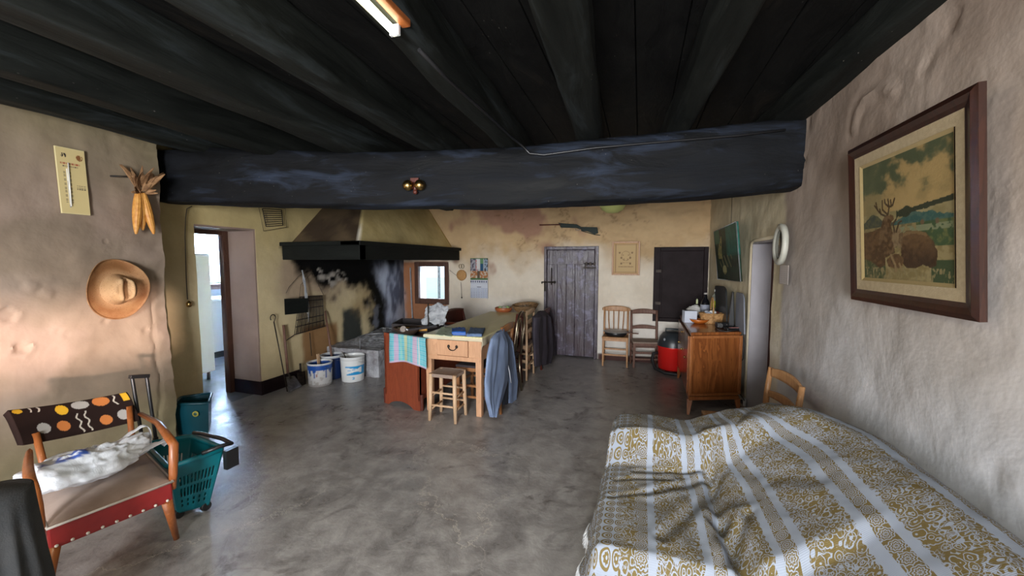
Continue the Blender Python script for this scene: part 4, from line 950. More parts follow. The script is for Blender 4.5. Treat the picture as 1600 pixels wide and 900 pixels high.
for p, q in (((a.x-m_, a.y-.012, z0-m_), (a.x+m_, a.y+.015, z1+m_)), ((b.x-m_, a.y-.012, z0-m_), (b.x+m_, a.y+.015, z1+m_)), ((a.x+m_, a.y-.011, z0-m_), (b.x-m_, a.y+.015, z0+m_)), ((a.x+m_, a.y-.011, z1-m_), (b.x-m_, a.y+.015, z1+m_))): mb.box2(p, q)
mb.build('frame', M['oak'], T_, world=True, bevel=.003)
# green bowl lampshade peeping under the beam
C('lime_glass', (.60, .66, .24), rough=.5); lp = onY(957, 333, 5.2)
T_ = thing('bowl_lampshade', 'yellow-green bowl lampshade peeping out below the black beam', 'lamp', (lp.x, lp.y, lp.z))
mb = MB(); mb.lathe([(0, 0), (.07, .006), (.13, .04), (.165, .10), (.17, .15), (.16, .15), (.12, .05), (0, .015)], (0, 0, 0), 36); mb.build('shade', M['lime_glass'], T_)
MB().cyl((0, 0, .02), (0, 0, ZC-lp.z), .005, n=6).build('cord', M['darkcord'], T_)
# brass bells on beam
e = onB(650, 290, 0)+BN*.04
T_ = thing('brass_bells', 'pair of round brass harness bells on a bracket fixed to the black beam', 'bell', e)
for s_ in (-1, 1):
    mb = MB(); mb.ball(e+BU*(.045*s_)+V(0, 0, -.005), .04, 22, 16); mb.tube([e+BU*(.045*s_)+V(.041*math.cos(q), .041*math.sin(q), -.005) for q in [i*PI/12 for i in range(24)]], .0035, 5, closed=True); mb.build('bell', M['brass'], T_, world=True)
mb = MB(); mb.box(e+V(0, 0, .035)-BN*.02, (.06, .02, .03), Matrix.Rotation(math.atan2(BU.y, BU.x), 3, 'Z')); mb.cyl(e+V(0, 0, .035)-BN*.035, e+V(0, 0, -.05)-BN*.02, .014, n=10); mb.ball(e+V(.01, 0, -.055), .016, 10, 8); mb.build('bracket', M['dark_red'], T_, world=True)
# conduit along joist and beam
pts = [onZ(655, 78, 2.265), onZ(700, 125, 2.265), onZ(760, 178, 2.265), onZ(800, 215, 2.265), onB(815, 228)+BN*.02, onB(828, 241)+BN*.02, onB(850, 243)+BN*.015, onB(930, 232)+BN*.015, onB(1020, 224)+BN*.015, onB(1150, 213)+BN*.015, onB(1225, 204)+BN*.015]
one(MB().tube(pts, .008, 8), 'electric_cable', M['black_plastic'], 'black electric cable running along a joist and across the beam', 'cable')
# fluorescent lamp
la, lb = onZ(617, 46, 2.275), onZ(560, -12, 2.275); dl = (lb-la).normalized(); lb = la+dl*.62
T_ = thing('tube_lamp', 'lit fluorescent tube lamp fixed under the black ceiling joists', 'lamp', la)
t = NT('lit_tube'); t.inp('Base Color', (1, .98, .8)); t.inp('Emission Color', (1, .93, .58)); t.inp('Emission Strength', 3.5); M['lit'] = t.m
mb = MB(); mb.tube([la+V(0, 0, -.01), lb+V(0, 0, -.01)], .0135, 16); mb.build('tube', M['lit'], T_, world=True)
sd = V(-dl.y, dl.x, 0); 
if sd.x < 0: sd = -sd
mb = MB(); mb.bar(la+sd*.035+V(0, 0, .025)-dl*.02, lb+sd*.035+V(0, 0, .025)+dl*.02, .034, .03); mb.build('lamp_housing', M['orange_wood'], T_, world=True, bevel=.004)
for q in (la, lb): MB().box(q+V(0, 0, -.003), (.036, .012, .036), Matrix.Rotation(math.atan2(dl.y, dl.x)+PI/2, 3, 'Z')).build('end_cap', M['white_enamel'], T_, world=True)
# ------------------------------------------------------------------ dining table
TX0, TX1, TY0, TY1, TZ = -1.965, -1.372, 3.29, 5.06, .755
PW = M['pine_pink']
T_ = thing('dining_table', 'long narrow tan wooden table with end drawer and yellowish oilcloth', 'table', ((TX0+TX1)/2, (TY0+TY1)/2, 0))
for x in (TX0+.035, TX1-.035):
    for y in (TY0+.035, TY1-.035):
        MB().bar((x, y, .0), (x, y, TZ-.02), .052, .052, w1=.062, d1=.062).build('leg', PW, T_, world=True, bevel=.003)
mb = MB(); z0, z1 = TZ-.225, TZ-.02
mb.box2((TX0+.01, TY0+.02, z0), (TX0+.032, TY1-.02, z1)); mb.box2((TX1-.032, TY0+.02, z0), (TX1-.01, TY1-.02, z1)); mb.box2((TX0+.01, TY1-.03, z0), (TX1-.01, TY1-.01, z1))
mb.box2((TX0+.01, TY0+.005, z0), (TX0+.13, TY0+.03, z1)); mb.box2((TX1-.135, TY0+.005, z0), (TX1-.01, TY0+.03, z1)); mb.box2((TX0+.012, TY0+.001, z0-.012), (TX1-.012, TY0+.033, z0+.03)); mb.box2((TX0+.12, TY0+.003, z1-.02), (TX1-.12, TY0+.028, z1))
mb.build('apron', PW, T_, world=True, bevel=.003)
dw = MB().box2((TX0+.134, TY0-.004, z0+.034), (TX1-.139, TY0+.02, z1-.023)).build('drawer', PW, T_, world=True, bevel=.004)
hx = (TX0+TX1)/2+.005; mb = MB()
for s_ in (-1, 1): mb.ball((hx+s_*.042, TY0-.01, TZ-.10), (.014, .008, .016), 10, 8)
mb.tube([(hx+.042*math.cos(q), TY0-.018, TZ-.10-.035*math.sin(q)) for q in [i*PI/10 for i in range(11)]], .0045, 6); mb.build('handle', M['iron'], dw, world=True)
MB().box2((TX0-.005, TY0-.005, TZ-.02), (TX1+.005, TY1+.005, TZ)).build('tabletop', PW, T_, world=True, bevel=.004)
# oilcloth
def cl(u, v):
    x = lerp(TX0-.06, TX1+.09, u); y = lerp(TY0-.05, TY1+.04, v); z = TZ+.004
    dx = max(TX0-.008-x, x-TX1-.008, 0); dy = max(TY0-.008-y, y-TY1-.008, 0)
    if dx or dy: z -= (dx+dy)*1.0; x = min(max(x, TX0-.010), TX1+.010)+.006*nz(y*5, x, 1)*min(1, dx*30)*0+(.008*math.sin(y*23) if x > TX1 else 0)*min(1, dx*20); y = min(max(y, TY0-.010), TY1+.010)
    return (x, y, z+.0008*nz(x*6, y*6))
def clc(p):
    y = p.y; x = p.x; c = (.80, .74, .40)
    if (x*28) % 1 < .22: c = (.70, .65, .31)
    if (y*9) % 1 < .10: c = (.84, .79, .52)
    if p.z < TZ-.004: c = (.62, .54, .38)
    c = mixc(c, (.62, .60, .46), .6*sstep(3.9, 3.35, y)*sstep(-1.6, -1.9, x)); return c
mb = MB(); mb.grid(90, 150, cl); M['oilcloth'] = painted('oilcloth', .42); o = mb.build('tablecloth', M['oilcloth'], None, solid=.0015, fix=False); paint(o, clc); recenter(o); tag(o, 'yellowish striped oilcloth with pale hem spread over the long table', 'tablecloth')
TT = TZ+.006
# things on the table
one(MB().grid(26, 20, lambda u, v: onZ(*[(1-v)*((1-u)*a[i]+u*b[i])+v*((1-u)*c[i]+u*d[i]) for a, b, c, d in (((680, 523), (705, 525.5), (690, 511), (716, 512)),) for i in (0, 1)], TT+.008)+V(0, 0, .012*max(0, nz(u*3, v*3, 5)))), 'kitchen_cloth', mat('mint_cloth', (.36, .45, .30), (.50, .55, .42), 30, .85), 'pale green folded cloth near the drawer end of the table', 'cloth', solid=.006)
def lump(name, m, label, cat, a, b, c, d, h, z, amp=.3, seed=0):
    """soft box over a pixel quad (near-left, near-right, far-left, far-right)"""
    def f(u, v):
        uu = min(1, max(0, (u-.08)/.84)); vv = min(1, max(0, (v-.08)/.84))
        px = [(1-vv)*((1-uu)*a[i]+uu*b[i])+vv*((1-uu)*c[i]+uu*d[i]) for i in (0, 1)]
        e = min(u, 1-u, v, 1-v); k = min(1, e/.08); p = onZ(px[0], px[1], z); return p+V(0, 0, h*k*(1+amp*nz(u*4, v*4, seed)))
    return one(MB().grid(26, 26, f), name, m, label, cat)
C('blue_cloth', (.005, .10, .42), (.003, .07, .33), 20, .5, 0, .3, 60); C('denim', (.12, .19, .33), (.08, .13, .25), 40, .8, 0, .3, 150)
lump('blue_pouch', M['blue_cloth'], 'bright blue folded pouch lying on the table', 'pouch', (706, 524), (728, 524), (706, 517.5), (727, 517), .035, TT, .25, 2)
lump('denim_pouch', M['denim'], 'grey-blue fabric glasses case lying on the table beside the bright blue pouch', 'pouch', (729, 526), (753, 526), (735, 516), (758, 515), .025, TT, .35, 4)
cx = onZ(787, 487, TT); T_ = thing('clay_dish', 'round terracotta dish of vegetables and cloth on the far end of the table', 'dish', cx)
mb = MB(); mb.lathe([(0, .004), (.10, .004), (.118, .03), (.122, .06), (.116, .062), (.108, .035), (.09, .012), (0, .012)], (0, 0, 0), 36); mb.build('dish_body', M['terracotta'], T_)
C('lettuce', (.15, .30, .06), (.42, .48, .30), 18, .7, 0, .5, 40); C('eggwhite', (.6, .55, .46), (.5, .45, .38), 20, .6)
random.seed(11)
for k in range(4):
    a_ = k*1.6+.4; b_ = cx+V(.05*math.cos(a_), .05*math.sin(a_), .055)
    mb = MB(); mb.grid(16, 12, lambda u, v, k=k: b_+V(math.cos(2*PI*u)*math.sin(PI*v)*.034, math.sin(2*PI*u)*math.sin(PI*v)*.034, -math.cos(PI*v)*.022)*(1+.5*nz(u*3, v*3, k*5)), closed=True)
    o = one(mb, ('leafy_vegetable', 'garlic_bulb')[k % 2], M[('lettuce', 'eggwhite')[k % 2]], ['pale green leafy vegetable in the terracotta dish', 'cream bulb in the terracotta dish'][k % 2], 'vegetable', ['greens in the clay dish', 'bulbs in the clay dish'][k % 2])
cx = onZ(820, 487.5, TT); T_ = thing('wicker_basket', 'dark woven oval basket with tall open rim at the end of the table', 'basket', cx)
def wb(u, v):
    a_ = 2*PI*u; r = lerp(.085, .15, v**.7); z = v*(.095+.022*math.cos(a_-1.2)); k = .006*math.sin(a_*24+(int(v*12) % 2)*PI)
    return ((r+k)*1.15*math.cos(a_), (r+k)*.85*math.sin(a_), z+.002)
mb = MB(); mb.grid(144, 16, wb, closed=True); mb.build('basket_body', M['wicker'], T_, solid=.008)
mb = MB(); mb.tube([wb(i/60, 1) for i in range(60)], .011, 8, closed=True); mb.build('rim', M['wicker'], T_)
C('walnut_nut', (.28, .20, .13), (.42, .34, .24), 30, .8, 0, .5, 60)
one(MB().grid(24, 14, lambda u, v: cx+V(.11*math.cos(2*PI*u)*math.sin(PI*v/2), .08*math.sin(2*PI*u)*math.sin(PI*v/2), .05+.03*math.cos(PI*v/2)+.03*nz(u*7, v*6)), closed=True), 'bread_cloth', M['walnut_nut'], 'crumpled pale brown cloth inside the dark woven basket', 'cloth')

# ------------------------------------------------------------------ stool and chairs
def rush(name, base, dk):
    t = NT(name); o = t.obj(); w = t.n.new('ShaderNodeTexWave'); t.l.new(o, w.inputs[0]); w.inputs['Scale'].default_value = 26; w.inputs['Distortion'].default_value = 2; w.inputs['Detail'].default_value = 3
    c = t.mix(w.outputs['Fac'], dk, base); t.inp('Base Color', c); t.inp('Roughness', .85); t.bump(w.outputs['Fac'], .5, .005); return t.m
M['rush'] = rush('rush_seat', (.36, .27, .21), (.22, .16, .13)); M['rush_dark'] = rush('rush_seat_dark', (.20, .13, .10), (.12, .08, .06)); C('cushion_dark', (.055, .04, .042), (.035, .025, .03), 12, .9, 0, .3, 120)
def rush_seat(mb, w, d, z):
    mb.grid(22, 22, lambda u, v: ((u-.5)*w, (v-.5)*d, z-.010*(1-abs(2*u-1)**3)*(1-abs(2*v-1)**3)+.003*math.sin(40*max(abs(u-.5), abs(v-.5)))))
    mb.grid(22, 2, lambda u, v: ((u-.5)*w, -d/2, z-.03*(1-v))); mb.grid(22, 2, lambda u, v: ((u-.5)*w, d/2, z-.03*(1-v)))
    mb.grid(2, 22, lambda u, v: (-w/2, (v-.5)*d, z-.03*(1-u))); mb.grid(2, 22, lambda u, v: (w/2, (v-.5)*d, z-.03*(1-u)))
def stool(name, label, cat, loc, rz, w, d, h, m, sm, r=.019, cushion=False):
    T_ = thing(name, label, cat, loc, rz)
    for sx in (-1, 1):
        for sy in (-1, 1):
            mb = MB(); mb.tube([(sx*(w/2+.012), sy*(d/2+.012), 0), (sx*(w/2+.004), sy*(d/2+.004), h*.5), (sx*w/2, sy*d/2, h+.012)], [r*.8, r, r*1.02], 10); mb.build('leg', m, T_)
    for k, z in enumerate((h*.30, h*.58)):
        for s_ in (-1, 1):
            MB().cyl((-w/2, s_*d/2, z+.015), (w/2, s_*d/2, z+.015), .010, n=8).build('stretcher', m, T_)
            MB().cyl((s_*w/2, -d/2, z-.02), (s_*w/2, d/2, z-.02), .010, n=8).build('stretcher', m, T_)
    mb = MB(); mb.box((0, 0, h-.012), (w, d, .022)); mb.build('seat_frame', m, T_, bevel=.004)
    mb = MB(); rush_seat(mb, w+.02, d+.02, h+.012); mb.build('seat', sm, T_)
    if cushion:
        mb = MB(); mb.grid(30, 16, lambda u, v: ((w/2+.02)*math.cos(2*PI*u)*math.sin(PI*v)**.4, (d/2+.02)*math.sin(2*PI*u)*math.sin(PI*v)**.4, h+.045-.028*math.cos(PI*v)), closed=True); mb.build('seat_pad', M['cushion_dark'], T_)
    return T_
q = [onZ(669, 656, 0), onZ(708, 662, 0), onZ(730, 648, 0), onZ(693, 643, 0)]
c_ = sum(q, V(0, 0, 0))/4; rz = math.atan2(q[1].y-q[0].y, q[1].x-q[0].x)
stool('rush_stool', 'pale wooden stool with woven rush seat in front of the drawer', 'stool', (c_.x, c_.y, 0), rz+.03, (q[1]-q[0]).length-.02, (q[2]-q[1]).length-.03, .425, M['pine'], M['rush'])


def chair(name, label, loc, rz, w=.38, d=.36, sh=.44, bh=.88, m=None, sm=None, back='ladder', lean=.05, group=None, pads=None, slat_n=2, taper=.0, r=.017):
    """local: front is -y, backrest at +y"""
    T_ = thing(name, label, 'chair', loc, rz, group)
    for s_ in (-1, 1):
        mb = MB(); mb.bar((s_*(w/2), -d/2, 0), (s_*(w/2-.004), -d/2, sh), r*1.5, r*1.5, w1=r*2.1, d1=r*2.1); mb.build('leg', m, T_, bevel=.004)
        mb = MB(); mb.tube([(s_*(w/2-taper), d/2+lean*.8, 0), (s_*(w/2-taper*.5), d/2, sh*.9), (s_*(w/2-taper*.2), d/2+lean*.4, (sh+bh)/2), (s_*(w/2), d/2+lean*1.3, bh)], [r*.9, r*1.1, r, r*.85], 8, flat=1); mb.build('leg', m, T_)
    mb = MB(); z = sh-.03
    mb.box((0, -d/2, z), (w, .022, .045)); mb.box((0, d/2, z), (w-taper, .022, .045)); mb.box((-w/2, 0, z), (.02, d, .045)); mb.box((w/2, 0, z), (.02, d, .045)); mb.build('seat_rail', m, T_, bevel=.003)
    for z in ((sh*.35, sh*.6) if back != 'spindle' else (sh*.4,)):
        for p, q in (((-w/2, -d/2, z), (w/2, -d/2, z)), ((-w/2, d/2, z+.03), (w/2, d/2, z+.03)), ((-w/2, -d/2, z-.02), (-w/2, d/2, z-.02)), ((w/2, -d/2, z-.02), (w/2, d/2, z-.02))): MB().bar(p, q, .014, .022).build('stretcher', m, T_)
    mb = MB()
    def st(u, v): return ((u-.5)*(w+.03)*(1-.08*v), (v-.5)*(d+.03)-.005, sh+.006-.008*(1-abs(2*u-1)**3)*(1-abs(2*v-1)**3))
    mb.grid(18, 18, st); mb.build('seat', sm or m, T_, solid=.022, soloff=-1 if False else -1)
    def yb(z): return d/2+lean*1.3*max(0, (z-sh*.9)/(bh-sh*.9))
    if back == 'ladder':
        n = slat_n
        for k in range(n):
            zc = lerp(sh+.16, bh-.03, k/max(1, n-1)); hh = .035 if k < n-1 else .05
            mb = MB(); mb.grid(14, 5, lambda u, v: ((u-.5)*w, yb(zc)+.02*(1-(2*u-1)**2), zc+(v-.5)*hh+.018*(1-(2*u-1)**2)*(.3+v)))
            mb.build('back_slat', m, T_, solid=.014, soloff=0)
    if back == 'spindle':
        mb = MB(); mb.grid(20, 7, lambda u, v: ((u-.5)*(w+.06), yb(bh)+.03*(1-(2*u-1)**2)-.01, bh-.03+(v-.5)*.075*(1-.55*abs(2*u-1)**3)+.01*(1-(2*u-1)**2))); mb.build('top_rail', m, T_, solid=.02, soloff=0)
        mb = MB(); mb.bar((-w/2, yb(sh+.06), sh+.06), (w/2, yb(sh+.06), sh+.06), .016, .03); mb.build('lower_rail', m, T_)
        for k in range(4):
            x = (k-1.5)*w*.21; mb = MB(); mb.tube([(x*.9, yb(sh+.06), sh+.06), (x, yb(sh+.2)+.008, (sh+bh)/2), (x*1.04, yb(bh)+.012, bh-.04)], [.009, .013, .010], 8, flat=.7); mb.build('spindle', m, T_)
    if back == 'panel':
        mb = MB(); mb.grid(16, 8, lambda u, v: ((u-.5)*(w+.02), yb(bh)+.03*(1-(2*u-1)**2)-.01, lerp(bh-.18, bh+.02*(1-(2*u-1)**2), v))); mb.build('back_panel', m, T_, solid=.018, soloff=0)
    return T_
# chairs along the passage side of the table (backs point to +x): rz = -90deg makes +y local -> +x
RZ_ = -PI/2
chair('wooden_chair', 'brown wooden chair hidden under the light blue jacket beside the table', (-1.47, 3.60, 0), RZ_, .34, .42, .44, .84, M['chair_brown'], M['cushion_dark'], 'ladder', .03)
T_ = thing('metal_chair', 'chair with arched brass-coloured tube back between the blue jacket and the pale chair', 'chair', (-1.40, 3.99, 0), RZ_)
C('gold_tube', (.42, .36, .26), rough=.3, metal=1)
mb = MB(); w_, h_ = .30, .92; mb.tube([(-w_/2, .15, .42), (-w_/2, .175, .62)]+[(-w_/2*math.cos(q), .19+.015*math.sin(q), .72+.2*math.sin(q)) for q in [i*PI/14 for i in range(15)]]+[(w_/2, .175, .62), (w_/2, .15, .42)], .011, 8); mb.tube([(-w_/2*.55, .16, .5)]+[(-w_/2*.55*math.cos(q), .185, .68+.15*math.sin(q)) for q in [i*PI/10 for i in range(11)]]+[(w_/2*.55, .16, .5)], .007, 8); mb.build('tube_back', M['gold_tube'], T_)
for sx in (-1, 1):
    for sy in (-1, 1): MB().tube([(sx*.13, sy*.13, .43), (sx*.145, sy*.16, 0)], .011, 8).build('leg', M['gold_tube'], T_)
MB().grid(30, 10, lambda u, v: (.165*math.cos(2*PI*u)*math.sin(PI*v)**.4, .165*math.sin(2*PI*u)*math.sin(PI*v)**.4, .45-.022*math.cos(PI*v)), closed=True).build('seat', M['cushion_dark'], T_)
chair('red_chair', 'dark red wooden chair standing just behind the brass-backed chair', (-1.52, 4.32, 0), RZ_, .22, .34, .44, .86, M['dark_red'], M['rush_dark'], 'ladder', .03)
chair('pale_chair', 'pale wooden chair with dark seat between the red chair and the dark jacket', (-1.47, 4.68, 0), RZ_, .33, .36, .44, .86, M['pine'], M['rush_dark'], 'ladder', .0, slat_n=3, r=.015)
chair('far_chair', 'wooden chair under the dark jacket at the far corner of the table', (-1.44, 5.22, 0), RZ_, .38, .34, .42, .80, M['dark_red'], M['rush_dark'], 'ladder', .05)
chair('rounded_chair', 'dark red chair with curved back on the window side of the table', (-2.15, 4.72, 0), PI/2-.15, .40, .34, .44, .80, M['dark_red'], M['rush_dark'], 'panel', .05)
# jackets ------------------------------------------------------------
def drape(parent, name, m, L, Rr, X_, th, folds=7, amp=.4, seed=0, hem=.0, tilt=0.0):
    """garment hanging over a chair back: L / Rr are pixel outlines top to bottom on the plane x = X_"""
    L = [onX(*p, X_) for p in L]; Rr = [onX(*p, X_) for p in Rr]
    def at(P_, v):
        f = v*(len(P_)-1); i = min(int(f), len(P_)-2); f -= i; f = f; return P_[i].lerp(P_[i+1], f)
    def f(u, v):
        a, b = at(L, v), at(Rr, v); a_ = 2*PI*u; s_ = math.cos(a_); c = math.sin(a_)
        s_ = math.copysign(abs(s_)**.8, s_); mid = (a+b)/2; p = mid+(b-a)*.5*s_
        k = sstep(.0, .25, v); tt = th*(.35+.65*k)*(1-.45*v)
        fold = amp*k*(math.sin(s_*folds+seed+1.5*nz(s_*2, v*1.5, seed))*.5+.5*nz(s_*4, v*1.2, seed+3))
        x = c*tt*(1+fold)+(.012*fold*math.copysign(1, c))
        z = p.z+.01*nz(s_*3, v*3, seed)-hem*v**3*abs(nz(s_*2.5, seed))
        return V(X_+x+tilt*(1-v), p.y, z)
    mb = MB(); mb.grid(110, 60, f, closed=True); return mb.build(name, m, parent, world=True)
C('jacket_blue', (.22, .29, .44), (.17, .225, .36), 7, .8, 0, .25, 200); C('jacket_dark', (.045, .036, .05), (.03, .025, .035), 9, .8, 0, .3, 160); C('jacket_lining', (.02, .025, .04), rough=.8); C('piping_light', (.6, .62, .66), rough=.5)
T_ = thing('blue_jacket', 'light blue jacket with white piping draped over a chair by the table', 'jacket', (-1.2, 3.55, 0))
drape(T_, 'jacket_body', M['jacket_blue'], [(776, 520), (768, 530), (762, 556), (758, 596), (760, 624), (768, 652)], [(787, 514), (793, 535), (796, 562), (795, 590), (785, 622), (772, 651)], -1.205, .05, 5, .35, 1, .0)
drape(T_, 'sleeve', M['jacket_blue'], [(785, 515), (787, 540), (790, 570), (793, 600), (795, 630)], [(790, 515), (799, 535), (804, 565), (808, 595), (805, 628)], -1.235, .035, 3, .35, 5)
MB().tube([onX(789, 560, -1.185)+V(.012, 0, 0), onX(794, 580, -1.18)+V(.012, 0, 0), onX(797, 598, -1.175)+V(.01, 0, 0)], .005, 6).build('piping', M['piping_light'], T_, world=True)
drape(T_, 'lining', M['jacket_lining'], [(782, 560), (783, 600), (785, 622), (786, 632)], [(796, 560), (797, 600), (797, 620), (792, 632)], -1.25, .025, 4, .3, 9)
T_ = thing('dark_jacket', 'dark plum jacket draped over the chair nearest the plank door', 'jacket', (-1.2, 5.3, 0))
drape(T_, 'jacket_body', M['jacket_dark'], [(841, 487), (835, 496), (834, 520), (835, 550), (836, 572)], [(851, 485), (856, 496), (860, 520), (864, 545), (860, 567)], -1.20, .07, 9, .5, 3, .01)
drape(T_, 'sleeve', M['jacket_dark'], [(848, 487), (852, 505), (856, 530), (858, 556)], [(856, 489), (862, 510), (867, 530), (869, 555)], -1.19, .04, 4, .4, 7)
# ------------------------------------------------------------------ red bench cabinet beside the table
bz = .72; a0, b0 = onZ(604, 632, 0), onZ(656, 643, 0)
a0 = V(-2.46, 3.33, 0); b0 = V(-2.005, 3.25, 0); BY1 = 4.3
RW = M['redwood']
T_ = thing('red_bench', 'red-brown wooden cabinet bench with an arched foot beside the table', 'bench', (-2.25, 3.8, 0))
dirx = (b0-a0); dn = V(0, 1, 0)
pts = [a0+V(0, 0, 0), a0+dirx*.10+V(0, 0, .0)]+[a0+dirx*(.10+.72*i/12)+V(0, 0, .0+.055*math.sin(PI*i/12)**.7) for i in range(1, 12)]+[a0+dirx*.82, b0]
top_ = [b0+V(0, 0, bz-.01), a0+V(0, 0, bz+.015)]
vs = pts+top_; mb = MB()
n_ = len(pts)
for i in range(n_-1):
    p, q = pts[i], pts[i+1]; pt_, qt_ = V(p.x, p.y, lerp(bz+.015, bz-.01, i/(n_-1))), V(q.x, q.y, lerp(bz+.015, bz-.01, (i+1)/(n_-1)))
    mb.poly([p, q, qt_, pt_], dn*.03)
bmesh.ops.remove_doubles(mb.bm, verts=mb.bm.verts, dist=.0004)
mb.build('end_panel', RW, T_, world=True)
mb = MB(); e = dn*(BY1-a0.y); mb.poly([a0+V(0, 0, .10), a0+e+V(0, 0, .10), a0+e+V(0, 0, bz-.02), a0+V(0, 0, bz-.02)], dirx.normalized()*.025); mb.poly([b0+V(0, 0, .10), b0+e+V(0, 0, .10), b0+e+V(0, 0, bz-.02), b0+V(0, 0, bz-.02)], -dirx.normalized()*.025); mb.build('side_panel', RW, T_, world=True)
MB().poly([a0+dn*.03+V(0, 0, bz-.05), b0+dn*.03+V(0, 0, bz-.05), b0+e+V(0, 0, bz-.05), a0+e+V(0, 0, bz-.05)], (0, 0, .025)).build('top_board', M['dark_red'], T_, world=True)
mb = MB(); mb.poly([a0+e+V(0, 0, .1), b0+e+V(0, 0, .1), b0+e+V(0, 0, bz), a0+e+V(0, 0, bz)], -dn*.02); mb.build('end_panel', RW, T_, world=True)
for q in (a0, a0+e, b0+e, b0): MB().bar(q+V(0, 0, 0)+dn*.018, q+V(0, 0, .16)+dn*.018, .030, .045).build('leg', M['dark_red'], T_, world=True, bevel=.004)
# towel
def twl(u, v):
    p = lerp(.20, 1.20, u); base = a0+dirx*p; s_ = v*.40-.10
    z = bz+.012-.012*p+.006
    if s_ < 0: q = base+dn*(-s_*1.0+.0)+V(0, 0, z-a0.z+.004-.15*abs(s_)); return q-dn*.012
    q = base-dn*(.016+.010*math.sin(u*11+1)*sstep(0, .2, s_)+.01*nz(u*3, s_*4))+V(0, 0, z-s_*(1-.12*math.sin(u*3.1))+.004); return q+dirx*(.04*s_*(u-.2))
def twc(u, v):
    c = (.11, .42, .50) if (u*20) % 1 < .6 else (.15, .48, .55)
    for a, b, cc in ((.14, .26, (.42, .33, .48)), (.30, .34, (.2, .5, .45)), (.42, .50, (.42, .50, .30)), (.55, .60, (.2, .5, .5)), (.66, .78, (.45, .34, .46)), (.80, .84, (.5, .52, .5))):
        if a < u < b: c = cc
    if v > .97: c = (.5, .35, .5)
    return mixc(c, (.6, .62, .62), .25*(1 if (v*60) % 1 < .4 else 0))
mb = MB(); mb.grid(70, 44, twl); o = mb.build('striped_towel', M['cloth_p'], None, fix=False); paint_uv(o, 70, 44, twc); md = o.modifiers.new('solid', 'SOLIDIFY'); md.thickness = .004
recenter(o); tag(o, 'turquoise towel with pink and yellow stripes draped over the red bench end', 'towel')
# things on the bench
ZB = bz-.02
T_ = thing('tool_case', 'open dark tool case holding yellow tools on the red bench', 'toolbox', onZ(640, 520, ZB))
def bq(x, y, z): return onZ(x, y, z)
p0, p1, p2, p3 = bq(612, 518, ZB), bq(668, 521, ZB), bq(694, 511, ZB), bq(628, 508, ZB)
def ring(h, t_, m, nm):
    mb = MB(); c_ = (p0+p1+p2+p3)/4; P4 = [p0, p1, p2, p3]
    for i in range(4):
        a, b = P4[i], P4[(i+1) % 4]; ai, bi = a.lerp(c_, t_), b.lerp(c_, t_); mb.hexa([a, b, bi, ai, a+V(0, 0, h), b+V(0, 0, h), bi+V(0, 0, h), ai+V(0, 0, h)])
    mb.poly([p0, p1, p2, p3], (0, 0, .006)); return mb.build(nm, m, T_, world=True)
C('case_dark', (.035, .03, .032), rough=.5); C('tool_yellow', (.55, .26, .02), rough=.4); ring(.085, .07, M['case_dark'], 'case_body')
mb = MB(); mb.bar(bq(634, 514, ZB+.05), bq(668, 513, ZB+.05), .06, .05); mb.build('tool_body', M['tool_yellow'], T_, world=True, bevel=.01); mb = MB(); mb.bar(bq(636, 515, ZB+.09), bq(682, 510, ZB+.09), .05, .02); mb.build('case_tray', M['case_dark'], T_, world=True, bevel=.004)
mb = MB(); mb.cyl(bq(618, 514, ZB+.02), bq(630, 514, ZB+.09), .03, n=14); mb.build('lamp_head', M['chrome'], T_, world=True)
e1 = bq(673, 512, ZB+.08); mb = MB(); mb.grid(30, 24, lambda u, v: e1+V((u-.5)*.26+.05*v, .06*nz(u*3, v*3, 2)+.05, .03+.23*v*(1-.5*abs(u-.6))+.03*nz(u*4, v*4, 4))); one(mb, 'crumpled_rag', M['rag'], 'crumpled whitish rag propped up on the tool case', 'rag', solid=.006)
one(MB().tube([bq(669.5, 519, ZB+.03), bq(669.5, 519, ZB+.03)+V(0, 0, .30)], .006, 6), 'thin_rod', M['iron'], 'thin dark upright rod beside the whitish rag', 'rod')
C('bowl_dark', (.05, .03, .02), rough=.5); cb = onZ(636, 523, ZB+.01); mb = MB(); mb.lathe([(0, .0), (.08, .0), (.13, .05), (.15, .075), (.14, .078), (.12, .05), (.07, .012), (0, .012)], cb, 32, None, 0, 1.0, .7); one(mb, 'dark_bowl', M['bowl_dark'], 'dark brown oval bowl right behind the striped towel', 'bowl')
# ------------------------------------------------------------------ chairs by the back wall
q0, q1 = onZ(947, 573, 0), onZ(980, 574, 0); w_ = (q1-q0).length; mid = (q0+q1)/2; rz = math.atan2(q1.y-q0.y, q1.x-q0.x)-.18
chair('spindle_chair', 'light brown chair with spindle back beside the plank door, pan on its seat', (mid.x-.03, mid.y+.13, 0), rz, w_+.04, .24, .41, .80, M['oak'], M['oak'], 'spindle', .02, r=.014)
q0, q1 = onZ(988, 571, 0), onZ(1020, 571, 0); w_ = (q1-q0).length; mid = (q0+q1)/2; rz = math.atan2(q1.y-q0.y, q1.x-q0.x)-.12
chair('ladder_chair', 'low weathered chair with two curved back slats near the red vacuum', (mid.x+.03, mid.y-.035, 0), rz+.0, w_+.06, .22, .36, .77, M['greywood'], M['rush'], 'ladder', .01)
pc = V(-.30, 5.60, .42); T_ = thing('covered_pan', 'shallow black pan with grey lid resting on the spindle-back chair', 'pan', pc)
mb = MB(); mb.lathe([(0, .0), (.125, .0), (.15, .025), (.155, .06), (0, .06)], (0, 0, 0), 36); mb.build('pan_body', M['black_plastic'], T_)
C('lid_grey', (.28, .26, .25), (.36, .34, .32), 14, .35, .4); mb = MB(); mb.lathe([(0, .078), (.08, .074), (.17, .064), (.172, .060), (0, .058)], (0, 0, 0), 36); mb.build('lid', M['lid_grey'], T_)
